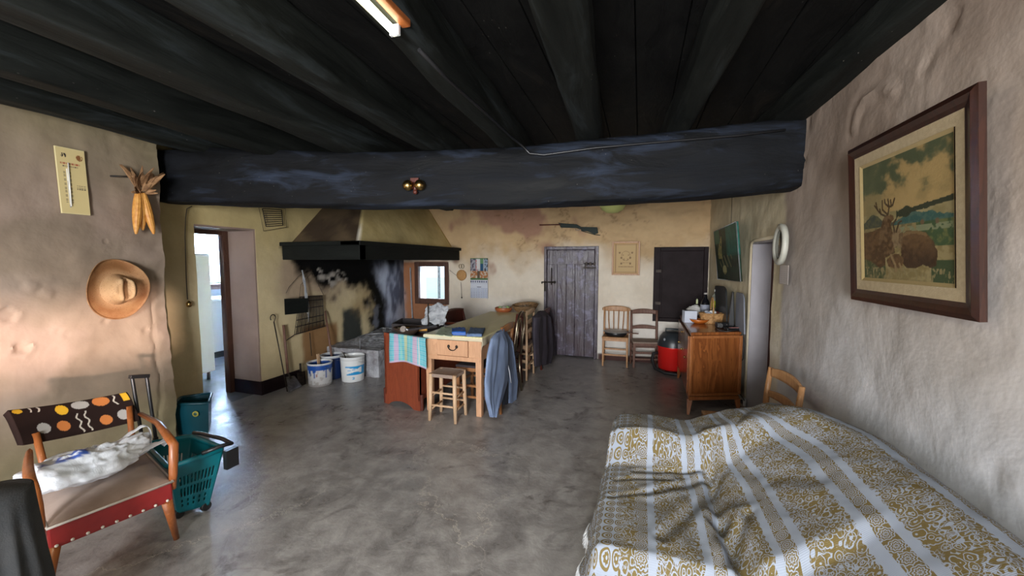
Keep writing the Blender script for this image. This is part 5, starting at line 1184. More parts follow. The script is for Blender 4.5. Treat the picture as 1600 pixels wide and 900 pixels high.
mb = MB(); mb.bar((.15, -.05, .055), (.30, -.10, .06), .03, .014); mb.build('handle', M['greywood'], T_, bevel=.004)
# ------------------------------------------------------------------ vacuum cleaner
vc = V(.43, 5.47, 0); T_ = thing('vacuum_cleaner', 'red drum vacuum cleaner with black top and hose beside the sideboard', 'vacuum cleaner', vc)
mb = MB(); mb.lathe([(0, .05), (.165, .05), (.175, .07), (.185, .34), (.19, .35), (.18, .36), (0, .36)], (0, 0, 0), 40); mb.build('drum', M['red_plastic'], T_)
C('vac_black', (.025, .03, .035), rough=.35); mb = MB(); mb.lathe([(.19, .355), (.185, .40), (.16, .47), (.12, .525), (.06, .54), (0, .54)], (0, 0, 0), 40); mb.build('motor_top', M['vac_black'], T_)
mb = MB(); mb.tube([(-.09, -.05, .50), (-.09, -.06, .58), (.09, -.06, .58), (.09, -.05, .5)], .014, 8); mb.build('carry_handle', M['vac_black'], T_)
mb = MB(); mb.tube([(-.17, -.02, .25), (-.235, -.04, .24), (-.25, -.06, .16), (-.21, -.12, .06), (-.10, -.20, .035), (.05, -.215, .03), (.14, -.20, .03)], .022, 10); mb.build('hose', M['dark_rubber'], T_)
for s_ in (-.11, -.04): mb = MB(); mb.ball((s_, -.145, .455), (.014, .01, .018), 10, 8); mb.build('switch', M['rag'], T_)
for a_ in (.8, 2.4, 4.0, 5.5): MB().cyl((.16*math.cos(a_), .16*math.sin(a_)-.012, .025), (.16*math.cos(a_), .16*math.sin(a_)+.012, .025), .025, n=12).build('wheel', M['dark_rubber'], T_)
# ------------------------------------------------------------------ sideboard
SH = .79
s0, s1, s2, s3 = V(.472, 3.99, 0), V(.925, 4.17, 0), V(.895, 5.22, 0), V(.49, 5.20, 0)
sc0 = (s0+s1+s2+s3)/4
T_ = thing('sideboard', 'glossy walnut sideboard with tapering legs against the far part of the side wall', 'sideboard', (sc0.x, sc0.y, 0))
def ring4(k): return [sc0.lerp(p, k) for p in (s0, s1, s2, s3)]
def slab4(mb, k, z0, z1, bow=0):
    r = ring4(k); mb.hexa([p+V(0, 0, z0) for p in r]+[p+V(0, 0, z1) for p in r])
mb = MB(); r = ring4(.985); slab4(mb, .985, .17, SH-.03); mb.build('carcass', M['walnut'], T_, world=True, bevel=.004)
mb = MB(); slab4(mb, 1.02, SH-.028, SH); mb.build('top', M['walnut'], T_, world=True, bevel=.006)
mb = MB(); slab4(mb, 1.03, .135, .172); mb.build('plinth', M['walnut_rim'], T_, world=True, bevel=.008)
nf = (s1-s0).cross(V(0, 0, 1)).normalized()
if nf.y > 0: nf = -nf
d_ = (s1-s0); mb = MB(); e0 = s0.lerp(s1, .0)+nf*.008; e1 = s1+nf*.008
for a, b in ((e0+V(0, 0, .185), e0+V(0, 0, SH-.035)), (e1+V(0, 0, .185), e1+V(0, 0, SH-.035))): mb.bar(a, b, .028, .018, up=tuple(nf))
mb.bar(e0.lerp(e1, .03)+V(0, 0, SH-.045), e0.lerp(e1, .97)+V(0, 0, SH-.045), .016, .026); mb.bar(e0.lerp(e1, .03)+V(0, 0, .19), e0.lerp(e1, .97)+V(0, 0, .19), .016, .024); mb.build('side_moulding', M['walnut_rim'], T_, world=True, bevel=.004)
dl_ = (s3-s0); nl = V(-dl_.y, dl_.x, 0).normalized()
if nl.x > 0: nl = -nl
def on_front(f0, f1, z0, z1, nm, m, par, t_=.018, o_=0.004):
    a, b = s0+dl_*f0+nl*o_, s0+dl_*f1+nl*o_
    return MB().hexa([a+V(0, 0, z0), b+V(0, 0, z0), b+nl*t_+V(0, 0, z0), a+nl*t_+V(0, 0, z0), a+V(0, 0, z1), b+V(0, 0, z1), b+nl*t_+V(0, 0, z1), a+nl*t_+V(0, 0, z1)]).build(nm, m, par, world=True, bevel=.003)
for f0, f1 in ((.03, .335), (.345, .655), (.665, .97)):
    dd = on_front(f0, f1, .19, SH-.17 if f0 > .3 and f0 < .6 else SH-.045, 'door', M['walnut'], T_)
    kx_ = s0+dl_*((f0+f1)/2)+nl*.03+V(0, 0, .5); MB().ball(kx_, .013, 10, 8).build('knob', M['brass'], dd, world=True)
dd = on_front(.345, .655, SH-.16, SH-.045, 'drawer', M['walnut'], T_); MB().ball(s0+dl_*.5+nl*.03+V(0, 0, SH-.10), .013, 10, 8).build('knob', M['brass'], dd, world=True)
for p in ring4(.97):
    q = sc0.lerp(p, 1.06); MB().bar(V(q.x, q.y, 0), p+V(0, 0, .14), .022, .022, w1=.05, d1=.05).build('leg', M['walnut_rim'], T_, world=True, bevel=.003)
ST = SH+.001
def S(x, y, z=0.): return onZ(x, y, ST+z)
# bottle with white label
b = S(1101, 496.5); T_ = thing('dark_bottle', 'black bottle with silver label standing at the back of the sideboard', 'bottle', b)
C('bottle_black', (.008, .008, .01), rough=.12); C('label_silver', (.42, .45, .52), (.3, .32, .4), 30, .4); hb = (onY(1101, 459.5, b.y).z-SH)
mb = MB(); mb.lathe([(0, 0), (.047, 0), (.05, .01), (.05, hb*.55), (.042, hb*.70), (.022, hb*.82), (.016, hb*.9), (.016, hb), (0, hb)], (0, 0, 0), 28); mb.build('bottle_glass', M['bottle_black'], T_)
mb = MB(); mb.lathe([(.0508, hb*.24), (.0512, hb*.24), (.0512, hb*.56), (.0508, hb*.56)], (0, 0, 0), 28); mb.build('label', M['label_silver'], T_)
mb = MB(); mb.lathe([(0, hb*.985), (.018, hb*.985), (.018, hb*1.05), (0, hb*1.05)], (0, 0, 0), 14); mb.build('cap', mat('cap_grey', (.45, .42, .40), rough=.4), T_)
# clear bottle, yellow label
b = S(1117, 494); T_ = thing('clear_bottle', 'clear plastic bottle with yellow-green label behind the wicker basket', 'bottle', b)
t = NT('clear_plastic'); t.inp('Base Color', (.85, .92, .85)); t.inp('Roughness', .08); t.inp('Transmission Weight', .85); t.inp('IOR', 1.2); M['clear'] = t.m; C('label_yellow', (.45, .50, .02), rough=.4)
mb = MB(); mb.lathe([(0, 0), (.038, 0), (.042, .01), (.042, .20), (.036, .235), (.015, .28), (.013, .30), (0, .30)], (0, 0, 0), 24); mb.build('bottle_body', M['clear'], T_)
mb = MB(); mb.lathe([(.0425, .11), (.0432, .11), (.0432, .19), (.0425, .19)], (0, 0, 0), 24); mb.build('label', M['label_yellow'], T_); mb = MB(); mb.lathe([(0, .30), (.016, .30), (.016, .325), (0, .325)], (0, 0, 0), 14); mb.build('cap', M['paper_white'], T_)
# wicker basket with upright handle
b = S(1112, 505); T_ = thing('handled_basket', 'orange-brown wicker basket with tall hoop handle on the sideboard', 'basket', b)
def hb_(u, v):
    a_ = 2*PI*u; r = lerp(.10, .125, v); k = .004*math.sin(a_*26+(int(v*9) % 2)*PI); return ((r+k)*math.cos(a_), (r+k)*.62*math.sin(a_), v*.105+.001)
mb = MB(); mb.grid(130, 12, hb_, closed=True); mb.lathe([(0, .006), (.1, .006)], (0, 0, 0), 24, None, 0, 1, .62); mb.build('basket_body', M['wicker_light'], T_, solid=.006)
mb = MB(); mb.tube([hb_(i/50, 1) for i in range(50)], .008, 8, closed=True); mb.build('rim', M['wicker_light'], T_)
mb = MB(); mb.tube([(0, -.078, .05), (0, -.078, .17), (0, -.062, .235), (0, -.03, .27), (0, 0, .278), (0, .03, .27), (0, .062, .235), (0, .078, .17), (0, .078, .05)], .008, 8); mb.build('handle', M['wicker_light'], T_)
random.seed(21)
for k in range(5):
    p = b+V(random.uniform(-.07, .07), random.uniform(-.03, .03), .105+random.uniform(0, .02)); mb = MB(); mb.grid(12, 8, lambda u, v: p+V(math.cos(2*PI*u)*math.sin(PI*v)*.028, math.sin(2*PI*u)*math.sin(PI*v)*.022, -math.cos(PI*v)*.016)*(1+.5*nz(u*3, v*3, k*7)), closed=True)
    one(mb, 'foil_packet', M[('label_silver', 'paper_white', 'dark_red')[k % 3]], ['silver crumpled packet in the hooped wicker basket', 'white crumpled packet in the hooped wicker basket', 'dark red crumpled packet in the hooped wicker basket'][k % 3], 'packet', ['silver packets in the basket', 'white packets in the basket', 'dark packets in the basket'][k % 3])
# orange dish
b = S(1094.5, 504.5); b = V(b.x-.02, b.y-.05, ST); T_ = thing('orange_dish', 'small boat-shaped orange dish in front of the wicker basket', 'dish', b)
C('orange_glaze', (.5, .14, .02), (.4, .10, .015), 14, .25)
mb = MB(); mb.lathe([(0, .0), (.04, .0), (.07, .02), (.088, .045), (.082, .046), (.062, .022), (0, .01)], (0, 0, 0), 32, None, 0, 1.1, .75); mb.build('dish_body', M['orange_glaze'], T_)
# white carton, mug stack, crumpled paper
cx = S(1079, 504); ctn = MB().box(cx+V(-.01, .02, .065), (.13, .09, .13), Matrix.Rotation(.2, 3, 'Z')); one(ctn, 'white_carton', mat('carton_white', (.58, .62, .70), (.50, .54, .64), 8, .6), 'bluish white square carton at the front corner of the sideboard', 'box', bevel=.004)
pp = S(1087, 494); mb = MB(); mb.grid(26, 18, lambda u, v: pp+V(math.cos(2*PI*u)*math.sin(PI*v)*.085, math.sin(2*PI*u)*math.sin(PI*v)*.05, .07-math.cos(PI*v)*.065)*(1+0)+V(.035*nz(u*3, v*4, 1), .02*nz(u*4, v*3, 2), .045*nz(u*5, v*5, 3)*math.sin(PI*v)), closed=True); one(mb, 'crumpled_paper', M['paper_white'], 'crumpled white paper bag behind the white carton', 'paper')
one(MB().lathe([(0, 0), (.012, 0), (.012, .045), (.006, .06), (0, .065)], pp+V(.01, 0, .15), 12), 'small_tube', mat('tube_cream', (.55, .60, .35), rough=.4), 'tiny cream tube poking up from the crumpled paper bag', 'tube')
# dark panel, pale panel standing in for a wall shadow, and slim screen
C('screen_black', (.004, .004, .005), rough=.3); C('panel_grey', (.03, .033, .035), (.04, .042, .045), 5, .35); C('shadow_panel_pale', (.24, .26, .31), (.28, .30, .36), 5, .5)
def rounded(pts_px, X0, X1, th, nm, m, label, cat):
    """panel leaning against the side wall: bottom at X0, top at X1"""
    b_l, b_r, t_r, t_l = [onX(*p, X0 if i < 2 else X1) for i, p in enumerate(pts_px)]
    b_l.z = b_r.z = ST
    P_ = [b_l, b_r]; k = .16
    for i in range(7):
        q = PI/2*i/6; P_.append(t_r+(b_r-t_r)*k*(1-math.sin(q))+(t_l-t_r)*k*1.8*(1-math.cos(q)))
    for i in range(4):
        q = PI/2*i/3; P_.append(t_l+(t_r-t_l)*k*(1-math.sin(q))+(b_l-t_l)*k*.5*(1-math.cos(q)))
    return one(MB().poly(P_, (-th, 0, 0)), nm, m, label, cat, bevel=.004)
rounded([(1121, 508), (1138, 512), (1136, 447.5), (1119, 446)], .865, .895, .018, 'dark_panel', M['panel_grey'], 'black panel with rounded corner leaning on the wall behind the basket', 'flat_panel')
rounded([(1151, 517), (1165, 520), (1164, 459), (1152, 456)], .93, .95, .012, 'shadow_panel', M['shadow_panel_pale'], 'bluish grey panel standing in for a shadow on the wall beside the doorway', 'flat_panel')  # bluish shadow on the wall, built as a grey panel
T_ = thing('slim_monitor', 'slim black monitor seen nearly edge-on beside the dark panel', 'monitor', S(1142, 512))
m0, m1 = S(1136, 512), S(1150, 515); tp = onY(1142, 455.5, m0.y)
mb = MB(); c0 = S(1143, 512); ht = tp.z-ST
mb.hexa([c0+V(-.035, -.012, .0), c0+V(.025, -.012, .0), c0+V(.025, .05, .0), c0+V(-.035, .05, .0), c0+V(-.008, -.008, ht), c0+V(.008, -.008, ht), c0+V(.008, .02, ht), c0+V(-.008, .02, ht)]); mb.build('screen_case', M['screen_black'], T_, world=True, bevel=.006)
# cluster of chargers and cable
g = S(1128, 512); T_ = thing('black_camera', 'small black camera lying at the near end of the sideboard', 'camera', g)
mb = MB(); mb.box(g+V(0, 0, .028), (.12, .06, .056), Matrix.Rotation(.3, 3, 'Z')); mb.build('camera_body', M['black_plastic'], T_, world=True, bevel=.01); mb = MB(); mb.cyl(g+V(-.015, -.03, .03), g+V(-.025, -.06, .03), .024, n=18); mb.build('lens', M['screen_black'], T_, world=True); mb = MB(); mb.ball(g+V(.04, -.022, .035), .007, 8, 6); mb.build('button', M['chrome'], T_, world=True)
g = S(1147, 516); T_ = thing('black_router', 'flat black electronic box with pale red strip on the sideboard end', 'router', g)
MB().box(g+V(.0, 0, .014), (.17, .07, .026), Matrix.Rotation(.33, 3, 'Z')).build('router_case', M['black_plastic'], T_, world=True, bevel=.005); MB().box(g+V(.0, -.015, .028), (.10, .025, .004), Matrix.Rotation(.33, 3, 'Z')).build('strip', mat('pale_red', (.5, .22, .2), rough=.5), T_, world=True)
cab = [S(1118, 511, .01), S(1124, 515, .008), S(1134, 518, .008), S(1152, 515.5, .012), onX(1161, 517, .955), onX(1162.5, 535, .955), onX(1161.5, 560, .955), onX(1153, 572, .93), onX(1150, 590, .93), onX(1156, 615, .95), onX(1163, 626, .965)]
one(MB().tube(cab, .0055, 6), 'power_cable', M['dark_rubber'], 'black cable trailing off the sideboard down to the socket', 'cable')
T_ = thing('wall_socket', 'small grey wall socket low beside the doorway', 'socket', onX(1163, 634, .985)); g = onX(1163, 628, .98); MB().box(g, (.03, .05, .07)).build('socket_plate', M['rag'], T_, world=True, bevel=.004); MB().box(g+V(-.022, 0, 0), (.025, .03, .03)).build('plug', M['black_plastic'], T_, world=True, bevel=.004)
# ------------------------------------------------------------------ pictures and disc on the right wall
def greenp(u, v):
    n = nz(u*5, v*4, 3, 2, 4); c = mixc((.02, .05, .03), (.01, .02, .012), sstep(-.3, .4, n))
    if v > .45 and u > .55: c = mixc((.015, .10, .075), (.02, .14, .11), sstep(-.3, .3, n))
    if v > .72 and u < .25: c = (.03, .13, .08)
    if abs(u-.28-.05*math.sin(v*9)) < .10*sstep(1, .5, v) and .42 < v < .85 and n > -.3: c = mixc((.35, .30, .10), (.20, .2, .08), sstep(-.3, .3, n))
    if .25 < v < .48 and .2 < u < .75 and (abs(math.sin(u*22+v*14)) < .35): c = (.22, .20, .10)
    if ell(u, v, .40, .20, .09, .09) < 1: c = (.36, .34, .16)
    if v < .15: c = mixc(c, (.02, .03, .015), .5)
    return c
T_ = thing('green_painting', 'unframed dark green painting leaning out from the wall above the sideboard', 'picture', onX(1140, 440, .93))
a, b, c = onX(1121.5, 436, .905), onX(1157, 440, .925), onX(1115.5, 362, .83); d = onX(1154.5, 345, .85)
panel('canvas', T_, a, b, c, 70, 90, greenp, M['art'], .018)
mb = MB(); mb.tube([a, b, b+(c-a), c], .004, 6, closed=True); mb.build('canvas_edge', M['rag'], T_, world=True)
mb = MB(); mb.tube([onX(1144, 305, .94), c.lerp(b+(c-a), .72)+V(.02, 0, .0)], .0025, 5); mb.build('hanging_string', M['darkcord'], T_, world=True)
dc = onX(1218, 382, .93); T_ = thing('round_mirror', 'thick white rimmed round wall mirror at the doorway edge', 'mirror', (dc.x, dc.y, dc.z))
dh = (onX(1218, 349, .93)-onX(1218, 413, .93)).length/2; q = V(-1, .06, .02).normalized().to_track_quat('Z', 'Y').to_matrix()
mb = MB(); mb.lathe([(dh*.70, .003), (dh*.72, .010), (dh*.86, .016), (dh*.97, .010), (dh, 0), (dh*.97, -.02), (dh*.7, -.025), (0, -.025)], (0, 0, 0), 48, q); mb.build('rim', mat('mirror_rim', (.50, .49, .42), (.42, .42, .36), 12, .4), T_)
mb = MB(); mb.lathe([(0, .0), (dh*.72, .0), (dh*.72, .004), (0, .004)], (0, 0, 0), 40, q); mb.build('mirror_face', mat('dull_mirror', (.10, .10, .08), (.14, .13, .11), 6, .12, .5), T_)
def notec(u, v):
    if .1 < u < .9 and ((v*9) % 1 < .22) and (u*13) % 1 < .75 and v < .9: return (.40, .36, .34)
    return (.50, .45, .42)
T_ = thing('paper_note', 'small handwritten paper note pinned below the round mirror', 'note', onX(1225, 443, .975))
a, b, c = onX(1217, 443, .968), onX(1231, 444, .968), onX(1217, 414, .968); panel('note_sheet', T_, V(a.x, a.y, a.z), V(b.x, b.y, a.z), V(c.x, a.y, c.z), 30, 40, notec, M['paper'], .001)
# ------------------------------------------------------------------ stag painting
AX = .955
tl, tr, bl, br = onX(1340, 237, AX-.015), onX(1550, 120, AX-.035), onX(1335, 468, AX), onX(1532, 502, AX)
y0, y1 = (bl.y+tl.y)/2, (br.y+tr.y)/2; z0, z1 = (bl.z+br.z)/2, (tl.z+tr.z)/2
a = V(AX, y0, z0); b = V(AX, y1, z0); c = V(AX-.045, y0, z1)
T_ = thing('stag_painting', 'large wooden framed oil painting of a stag and resting deer on the side wall', 'picture', (AX, (y0+y1)/2, z0))
U_ = (b-a); W2 = (c-a); N_ = U_.cross(W2).normalized()
if N_.x > 0: N_ = -N_
fw = .052
def fp(u, v, n): return a+U_*u+W2*v+N_*n
w_, h_ = U_.length, W2.length; fu, fv = fw/w_, fw/h_
mb = MB()
prof_ = [(0, -.008), (0, .010), (.35, .018), (.7, .012), (1, .009), (1, -.008)]
crn = [(0, 0), (1, 0), (1, 1), (0, 1)]
def ip(i, k):
    u, v = crn[i]; return (u+(1-2*u)*fu*k, v+(1-2*v)*fv*k)
for i in range(4):
    j = (i+1) % 4
    for (k0, n0_), (k1, n1_) in zip(prof_, prof_[1:]):
        q = [fp(*ip(i, k0), n0_), fp(*ip(j, k0), n0_), fp(*ip(j, k1), n1_), fp(*ip(i, k1), n1_)]; mb._f([mb.bm.verts.new(p) for p in q], False)
bmesh.ops.remove_doubles(mb.bm, verts=mb.bm.verts, dist=.0004); mb.build('frame', M['frame_dark'], T_, world=True)
mb = MB(); lw = 2.05
for i in range(4):
    j = (i+1) % 4; q = [fp(*ip(i, 1), .008), fp(*ip(j, 1), .008), fp(*ip(j, lw*.88), .006), fp(*ip(i, lw*.88), .006)]; mb._f([mb.bm.verts.new(p) for p in q], False)
C('linen_mount', (.42, .33, .20), (.36, .28, .165), 60, .8, 0, .3, 300); mb.build('linen_mount', M['linen_mount'], T_, world=True)
mb = MB()
for i in range(4):
    j = (i+1) % 4; q = [fp(*ip(i, lw*.88), .009), fp(*ip(j, lw*.88), .009), fp(*ip(j, lw), .003), fp(*ip(i, lw), .003)]; mb._f([mb.bm.verts.new(p) for p in q], False)
mb.build('inner_gilt', mat('gilt', (.48, .36, .17), rough=.35, metal=.4), T_, world=True)
ant1 = [[(.30, .535), (.25, .555), (.20, .60), (.185, .66)], [(.20, .60), (.165, .64)], [(.25, .555), (.235, .60)], [(.34, .54), (.355, .60), (.345, .665)], [(.355, .60), (.40, .61), (.425, .66)], [(.355, .60), (.305, .64), (.30, .67)], [(.385, .605), (.375, .655)], [(.33, .545), (.27, .59), (.27, .665)], [(.42, .39), (.40, .46), (.44, .49)], [(.44, .39), (.47, .46), (.50, .47)]]
def stag(u, v):
    n = nz(u*4, v*5, 2, 1.6, 5); n2 = nz(u*14, v*16, 6, 1.5, 4)
    c = mixc((.44, .30, .12), (.34, .24, .095), sstep(-.3, .5, n))
    if v > .56:
        k = (v-.62)*1.1+n*.35-.30*u+.25*abs(u-.35)*(v > .7); c = mixc(c, (.085, .10, .05), sstep(.05, .28, k))
        c = mixc(c, (.13, .14, .07), sstep(.2, .0, abs(u-.12)-.05+n*.2)*.5)
    if v < .56: c = mixc((.33, .27, .13), (.26, .21, .09), sstep(-.3, .3, n))
    m1 = .475+.055*math.exp(-((u-.60)/.09)**2)+.04*math.exp(-((u-.78)/.1)**2)+.012*n2; m0 = .47+.09*math.exp(-((u-.14)/.12)**2)+.01*n2
    if v < m1 and u > .38 and v > .38: c = mixc((.035, .10, .085), (.07, .13, .10), sstep(-.2, .3, n2))
    if v < m0 and u < .4 and v > .36: c = mixc((.06, .07, .05), (.10, .10, .05), sstep(-.2, .3, n2))
    cl_ = .555+.05*(u-.5)+.02*n2
    if u > .44 and abs(v-(.53+.09*(u-.45))) < .018+.03*max(0, nz(u*9, 1, 3, 1.2, 3)+.35): c = (.035, .042, .022)
    if v < .445:
        c = mixc((.26, .20, .085), (.16, .13, .055), sstep(-.2, .3, n2))
        if u > .66: c = mixc((.05, .09, .035), (.14, .15, .05), sstep(-.1, .4, n2))
        if u > .45 and .375 < v < .42 and n2 > -.2: c = (.22, .24, .13)
    if v < .26: c = mixc((.24, .18, .07), (.33, .26, .12), sstep(-.2, .4, n2+.3*math.sin(u*9)))
    if v < .20 and u < .3: c = mixc((.06, .08, .03), (.13, .12, .05), sstep(-.2, .3, n2))
    if v < .16 and u > .8: c = (.05, .075, .03)
    D1, D2, D3 = (.085, .045, .018), (.14, .075, .03), (.05, .028, .014)
    br_ = lambda a_, b_: mixc(a_, b_, sstep(-.45, .5, n2+n*.6+(v-.3)*1.2))
    if inp(u, v, [(0, .41), (.12, .415), (.24, .44), (.30, .30), (.30, .12), (.22, .09), (.10, .15), (0, .17)]): c = br_(D1, D2)
    HB = [(.49, .36), (.55, .385), (.65, .385), (.75, .36), (.82, .30), (.86, .22), (.85, .12), (.79, .10), (.75, .14), (.66, .10), (.56, .09), (.49, .14)]
    if inp(u+.006*n2, v+.006*n, HB): c = mixc((.055, .028, .012), (.155, .085, .035), sstep(.12, .40, v+.12*n2-.08*abs(u-.66)))
    if inp(u, v, HB) and pline(u, v, [(.50, .35), (.57, .372), (.66, .372), (.76, .345)]) < .012+.006*n2: c = (.21, .13, .055)
    if ell(u, v, .76, .20, .075, .085) < 1: c = mixc((.045, .024, .011), (.12, .065, .028), sstep(.12, .28, v+.04*n2))
    if inp(u, v, [(.27, .50), (.31, .54), (.36, .53), (.40, .495), (.375, .46), (.40, .36), (.42, .22), (.30, .18), (.20, .25), (.23, .40)]): c = br_(D1, (.17, .10, .045))
    if inp(u, v, [(.36, .54), (.405, .525), (.415, .495), (.385, .48)]): c = D2
    if inp(u, v, [(.40, .41), (.46, .425), (.50, .40), (.47, .36), (.46, .28), (.41, .26), (.385, .33)]): c = br_((.18, .11, .055), (.26, .18, .09))
    if inp(u, v, [(.47, .37), (.52, .39), (.50, .26), (.455, .25)]): c = br_((.24, .17, .09), (.15, .09, .04))
    if ell(u, v, .42, .15, .10, .06) < 1+.15*n2: c = br_(D2, D1)
    if pline(u, v, [(.37, .20), (.42, .12), (.43, .07)]) < .012 or pline(u, v, [(.47, .13), (.50, .08)]) < .010: c = (.28, .19, .09)
    if v < .10 and nz(u*22, v*12, 8, 1.5, 3) > .2: c = (.27, .215, .10)
    for a_ in ant1:
        if pline(u, v, a_) < .0085: c = (.075, .045, .02)
    for cx_, cy_ in ((.72, .44), (.86, .435)):
        if ell(u, v, cx_, cy_, .018, .02) < 1: c = (.16, .10, .05)
    return tuple(q*.78 for q in c)
lu, lv = fu*lw, fv*lw
panel('canvas', T_, fp(lu, lv, .003), fp(1-lu, lv, .003), fp(lu, 1-lv, .003), 190, 180, stag, M['art'], 0)
MB().poly([fp(.02, .02, -.01), fp(.98, .02, -.01), fp(.98, .98, -.01), fp(.02, .98, -.01)], N_*.004).build('backing_board', M['dark_paint'], T_, world=True)
# ------------------------------------------------------------------ oak chair behind the sofa
yl, yr = onX(1201, 590, .80), onX(1246, 606, .84); 
T_ = chair('oak_chair', 'light oak chair with two curved back slats behind the sofa end', (.64, 2.68, 0), -PI/2+.10, .40, .36, .44, .77, M['oak'], M['oak'], 'ladder', .02, r=.018)
# ------------------------------------------------------------------ sofa under a patterned cover
SY0, SY1 = .35, 2.27
def prof(y):
    """cross-section (x, z) from the front hem over seat and back, as a polyline; varies along y"""
    arm = sstep(1.93, 2.05, y); k = sstep(2.27, 1.7, y)
    sz = lerp(.455, .60, arm)
    bx_ = lerp(.62, .80, k); bz = lerp(.735, .815, sstep(2.3, 1.95, y)); jx = lerp(.30, .34, k)
    sz -= .075*sstep(1.36, 1.29, y)
    fx = -.135+.03*sstep(1.9, 2.1, y)
    return [(fx-.075, .12), (fx-.045, .22), (fx-.02, sz-.06), (fx, sz-.018), (fx+.045, sz), (.10, sz+.01), (jx-.06, sz+.002), (jx+.02, sz+.03), (lerp(jx, bx_, .5), lerp(sz, bz, .52)+.015), (bx_-.06, bz-.03), (bx_, bz), (bx_+.07, bz-.015), (bx_+.10, bz-.08), (bx_+.11, .45), (bx_+.11, .2)]
REF = prof(1.6); RL = [0]
for p, q in zip(REF, REF[1:]): RL.append(RL[-1]+math.hypot(q[0]-p[0], q[1]-p[1]))
TOT = RL[-1]
def cat_(P_, t_):
    n = len(P_)-1
    i = 0
    while i < n-1 and RL[i+1] < t_: i += 1
    f = (t_-RL[i])/(RL[i+1]-RL[i]); f = max(0, min(1, f))
    p0, p1, p2, p3 = P_[max(i-1, 0)], P_[i], P_[i+1], P_[min(i+2, n)]
    r = []
    for k in (0, 1):
        m1 = (p2[k]-p0[k])*.5; m2 = (p3[k]-p1[k])*.5
        r.append((2*f**3-3*f*f+1)*p1[k]+(f**3-2*f*f+f)*m1+(-2*f**3+3*f*f)*p2[k]+(f**3-f*f)*m2)
    return r
creases = [((.34, 2.00), (.31, 1.6), .035, .026), ((.31, 1.6), (.37, 1.15), .05, .028), ((.33, 1.96), (-.05, 2.0), .020, .020), ((.34, 1.93), (.05, 1.72), .016, .018), ((.36, 1.9), (.10, 1.45), .014, .02), ((.33, 1.98), (.0, 1.88), .012, .012), ((.36, 2.0), (.62, 1.6), .010, .03), ((.40, 1.6), (.22, 1.25), .014, .02), ((-.08, 1.80), (.16, 1.86), .008, .012), ((-.10, 1.66), (.12, 1.75), .007, .012), ((.42, 2.0), (.55, 2.2), .008, .02), ((-.1, 1.30), (.34, 1.16), .022, .022), ((.62, 1.9), (.70, 1.2), .006, .03), ((.5, 1.7), (.66, .9), .007, .03)]
def sofa_pt(u, v):
    t_ = u*TOT; w = v*(SY1-SY0+.42)      # length along y then down the far end
    y = SY0+w; drop = 0
    if y > SY1-.03:
        e = y-(SY1-.03); ang = min(e/.06, PI/2); y = SY1-.03+.04*math.sin(ang); drop = .04*(1-math.cos(ang))+max(0, e-.06*PI/2)
        y += .0+drop*.05
    x, z = cat_(prof(min(y, SY1)), t_)
    for a, b, dp, wd in creases:
        d = seg(x, y, *a, *b)
        z -= .7*dp*math.exp(-(d/wd)**2); z += dp*.28*math.exp(-((d-wd*2)/(wd*1.1))**2)
    z += .008*nz(x*3, y*2.2, 2, 1.4, 3)+.004*nz((x+y*.6)*9, (y-x)*3, 4, 1.3, 3)*sstep(1.1, 1.5, y)
    if t_ < RL[3]: x += .012*math.sin(y*26+2*nz(y*2, 0, 1))*(1-t_/RL[3])+.01*nz(y*9, t_*4, 2)
    if drop: z = max(min(z, z-drop), .10); 
    if drop: y += .012*math.sin(x*24)*min(1, drop*5)
    return V(x, y, z)
T_ = thing('draped_sofa', 'low sofa fully hidden under a gold and white patterned fringed cover', 'sofa', (.35, 1.3, 0))
NU, NV = 260, 330
mb = MB(); mb.grid(NU, NV, sofa_pt, uvfn=lambda a, b: (a*TOT, b*(SY1-SY0+.42)))
# --- cover material
t = NT('brocade'); uv = t.uv(); s_ = t.sep(uv); U0, V0 = s_[0], s_[1]
wob = t.noise(uv, 14, 3); P = .235
x = t.math('ADD', U0, t.math('MULTIPLY', t.math('SUBTRACT', t.noise(uv, 3, 2), .5), .006))
ph = t.math('MULTIPLY', t.math('FRACT', t.math('DIVIDE', t.math('SUBTRACT', x, .215), P)), P)       # 0..P metres
# scalloped edge of the wide band
scal = t.math('MULTIPLY', t.math('ABSOLUTE', t.math('SINE', t.math('MULTIPLY', V0, PI/.034))), .006)
B0, B1, C0, C1 = .026, .068, .094, P
def band(a, b, sc=None):
    lo_ = t.math('GREATER_THAN', ph, t.math('ADD', a, t.math('MULTIPLY', scal, -1.)) if sc else a)
    hi_ = t.math('LESS_THAN', ph, t.math('ADD', b, scal) if sc else b); return t.math('MULTIPLY', lo_, hi_)
narrow = band(B0, B1); wide = t.math('GREATER_THAN', ph, t.math('SUBTRACT', C0+.004, scal)); wide = t.math('MULTIPLY', wide, t.math('LESS_THAN', ph, t.math('ADD', C1-.006, scal)))
# scrollwork: rings round scattered points, broken up by a warped contour pattern
dis = t.n.new('ShaderNodeTexNoise'); t.l.new(uv, dis.inputs['Vector']); dis.inputs['Scale'].default_value = 30; dis.inputs['Detail'].default_value = 2
vm = t.n.new('ShaderNodeVectorMath'); vm.operation = 'MULTIPLY_ADD'; t.l.new(dis.outputs['Color'], vm.inputs[0]); vm.inputs[1].default_value = (.016, .016, 0); t.l.new(uv, vm.inputs[2])
vd = t.vor(vm.outputs[0], 42, 'F1', .9); rings = t.math('SINE', t.math('MULTIPLY', vd, 21.)); rg = t.math('GREATER_THAN', rings, -.68)
vd2 = t.vor(vm.outputs[0], 78, 'DISTANCE_TO_EDGE', 1.); fine = t.math('GREATER_THAN', vd2, .05)
dens = t.mr(t.noise(uv, 16, 2), .46, .56)
floral = t.math('MULTIPLY', rg, t.math('MAXIMUM', fine, dens))
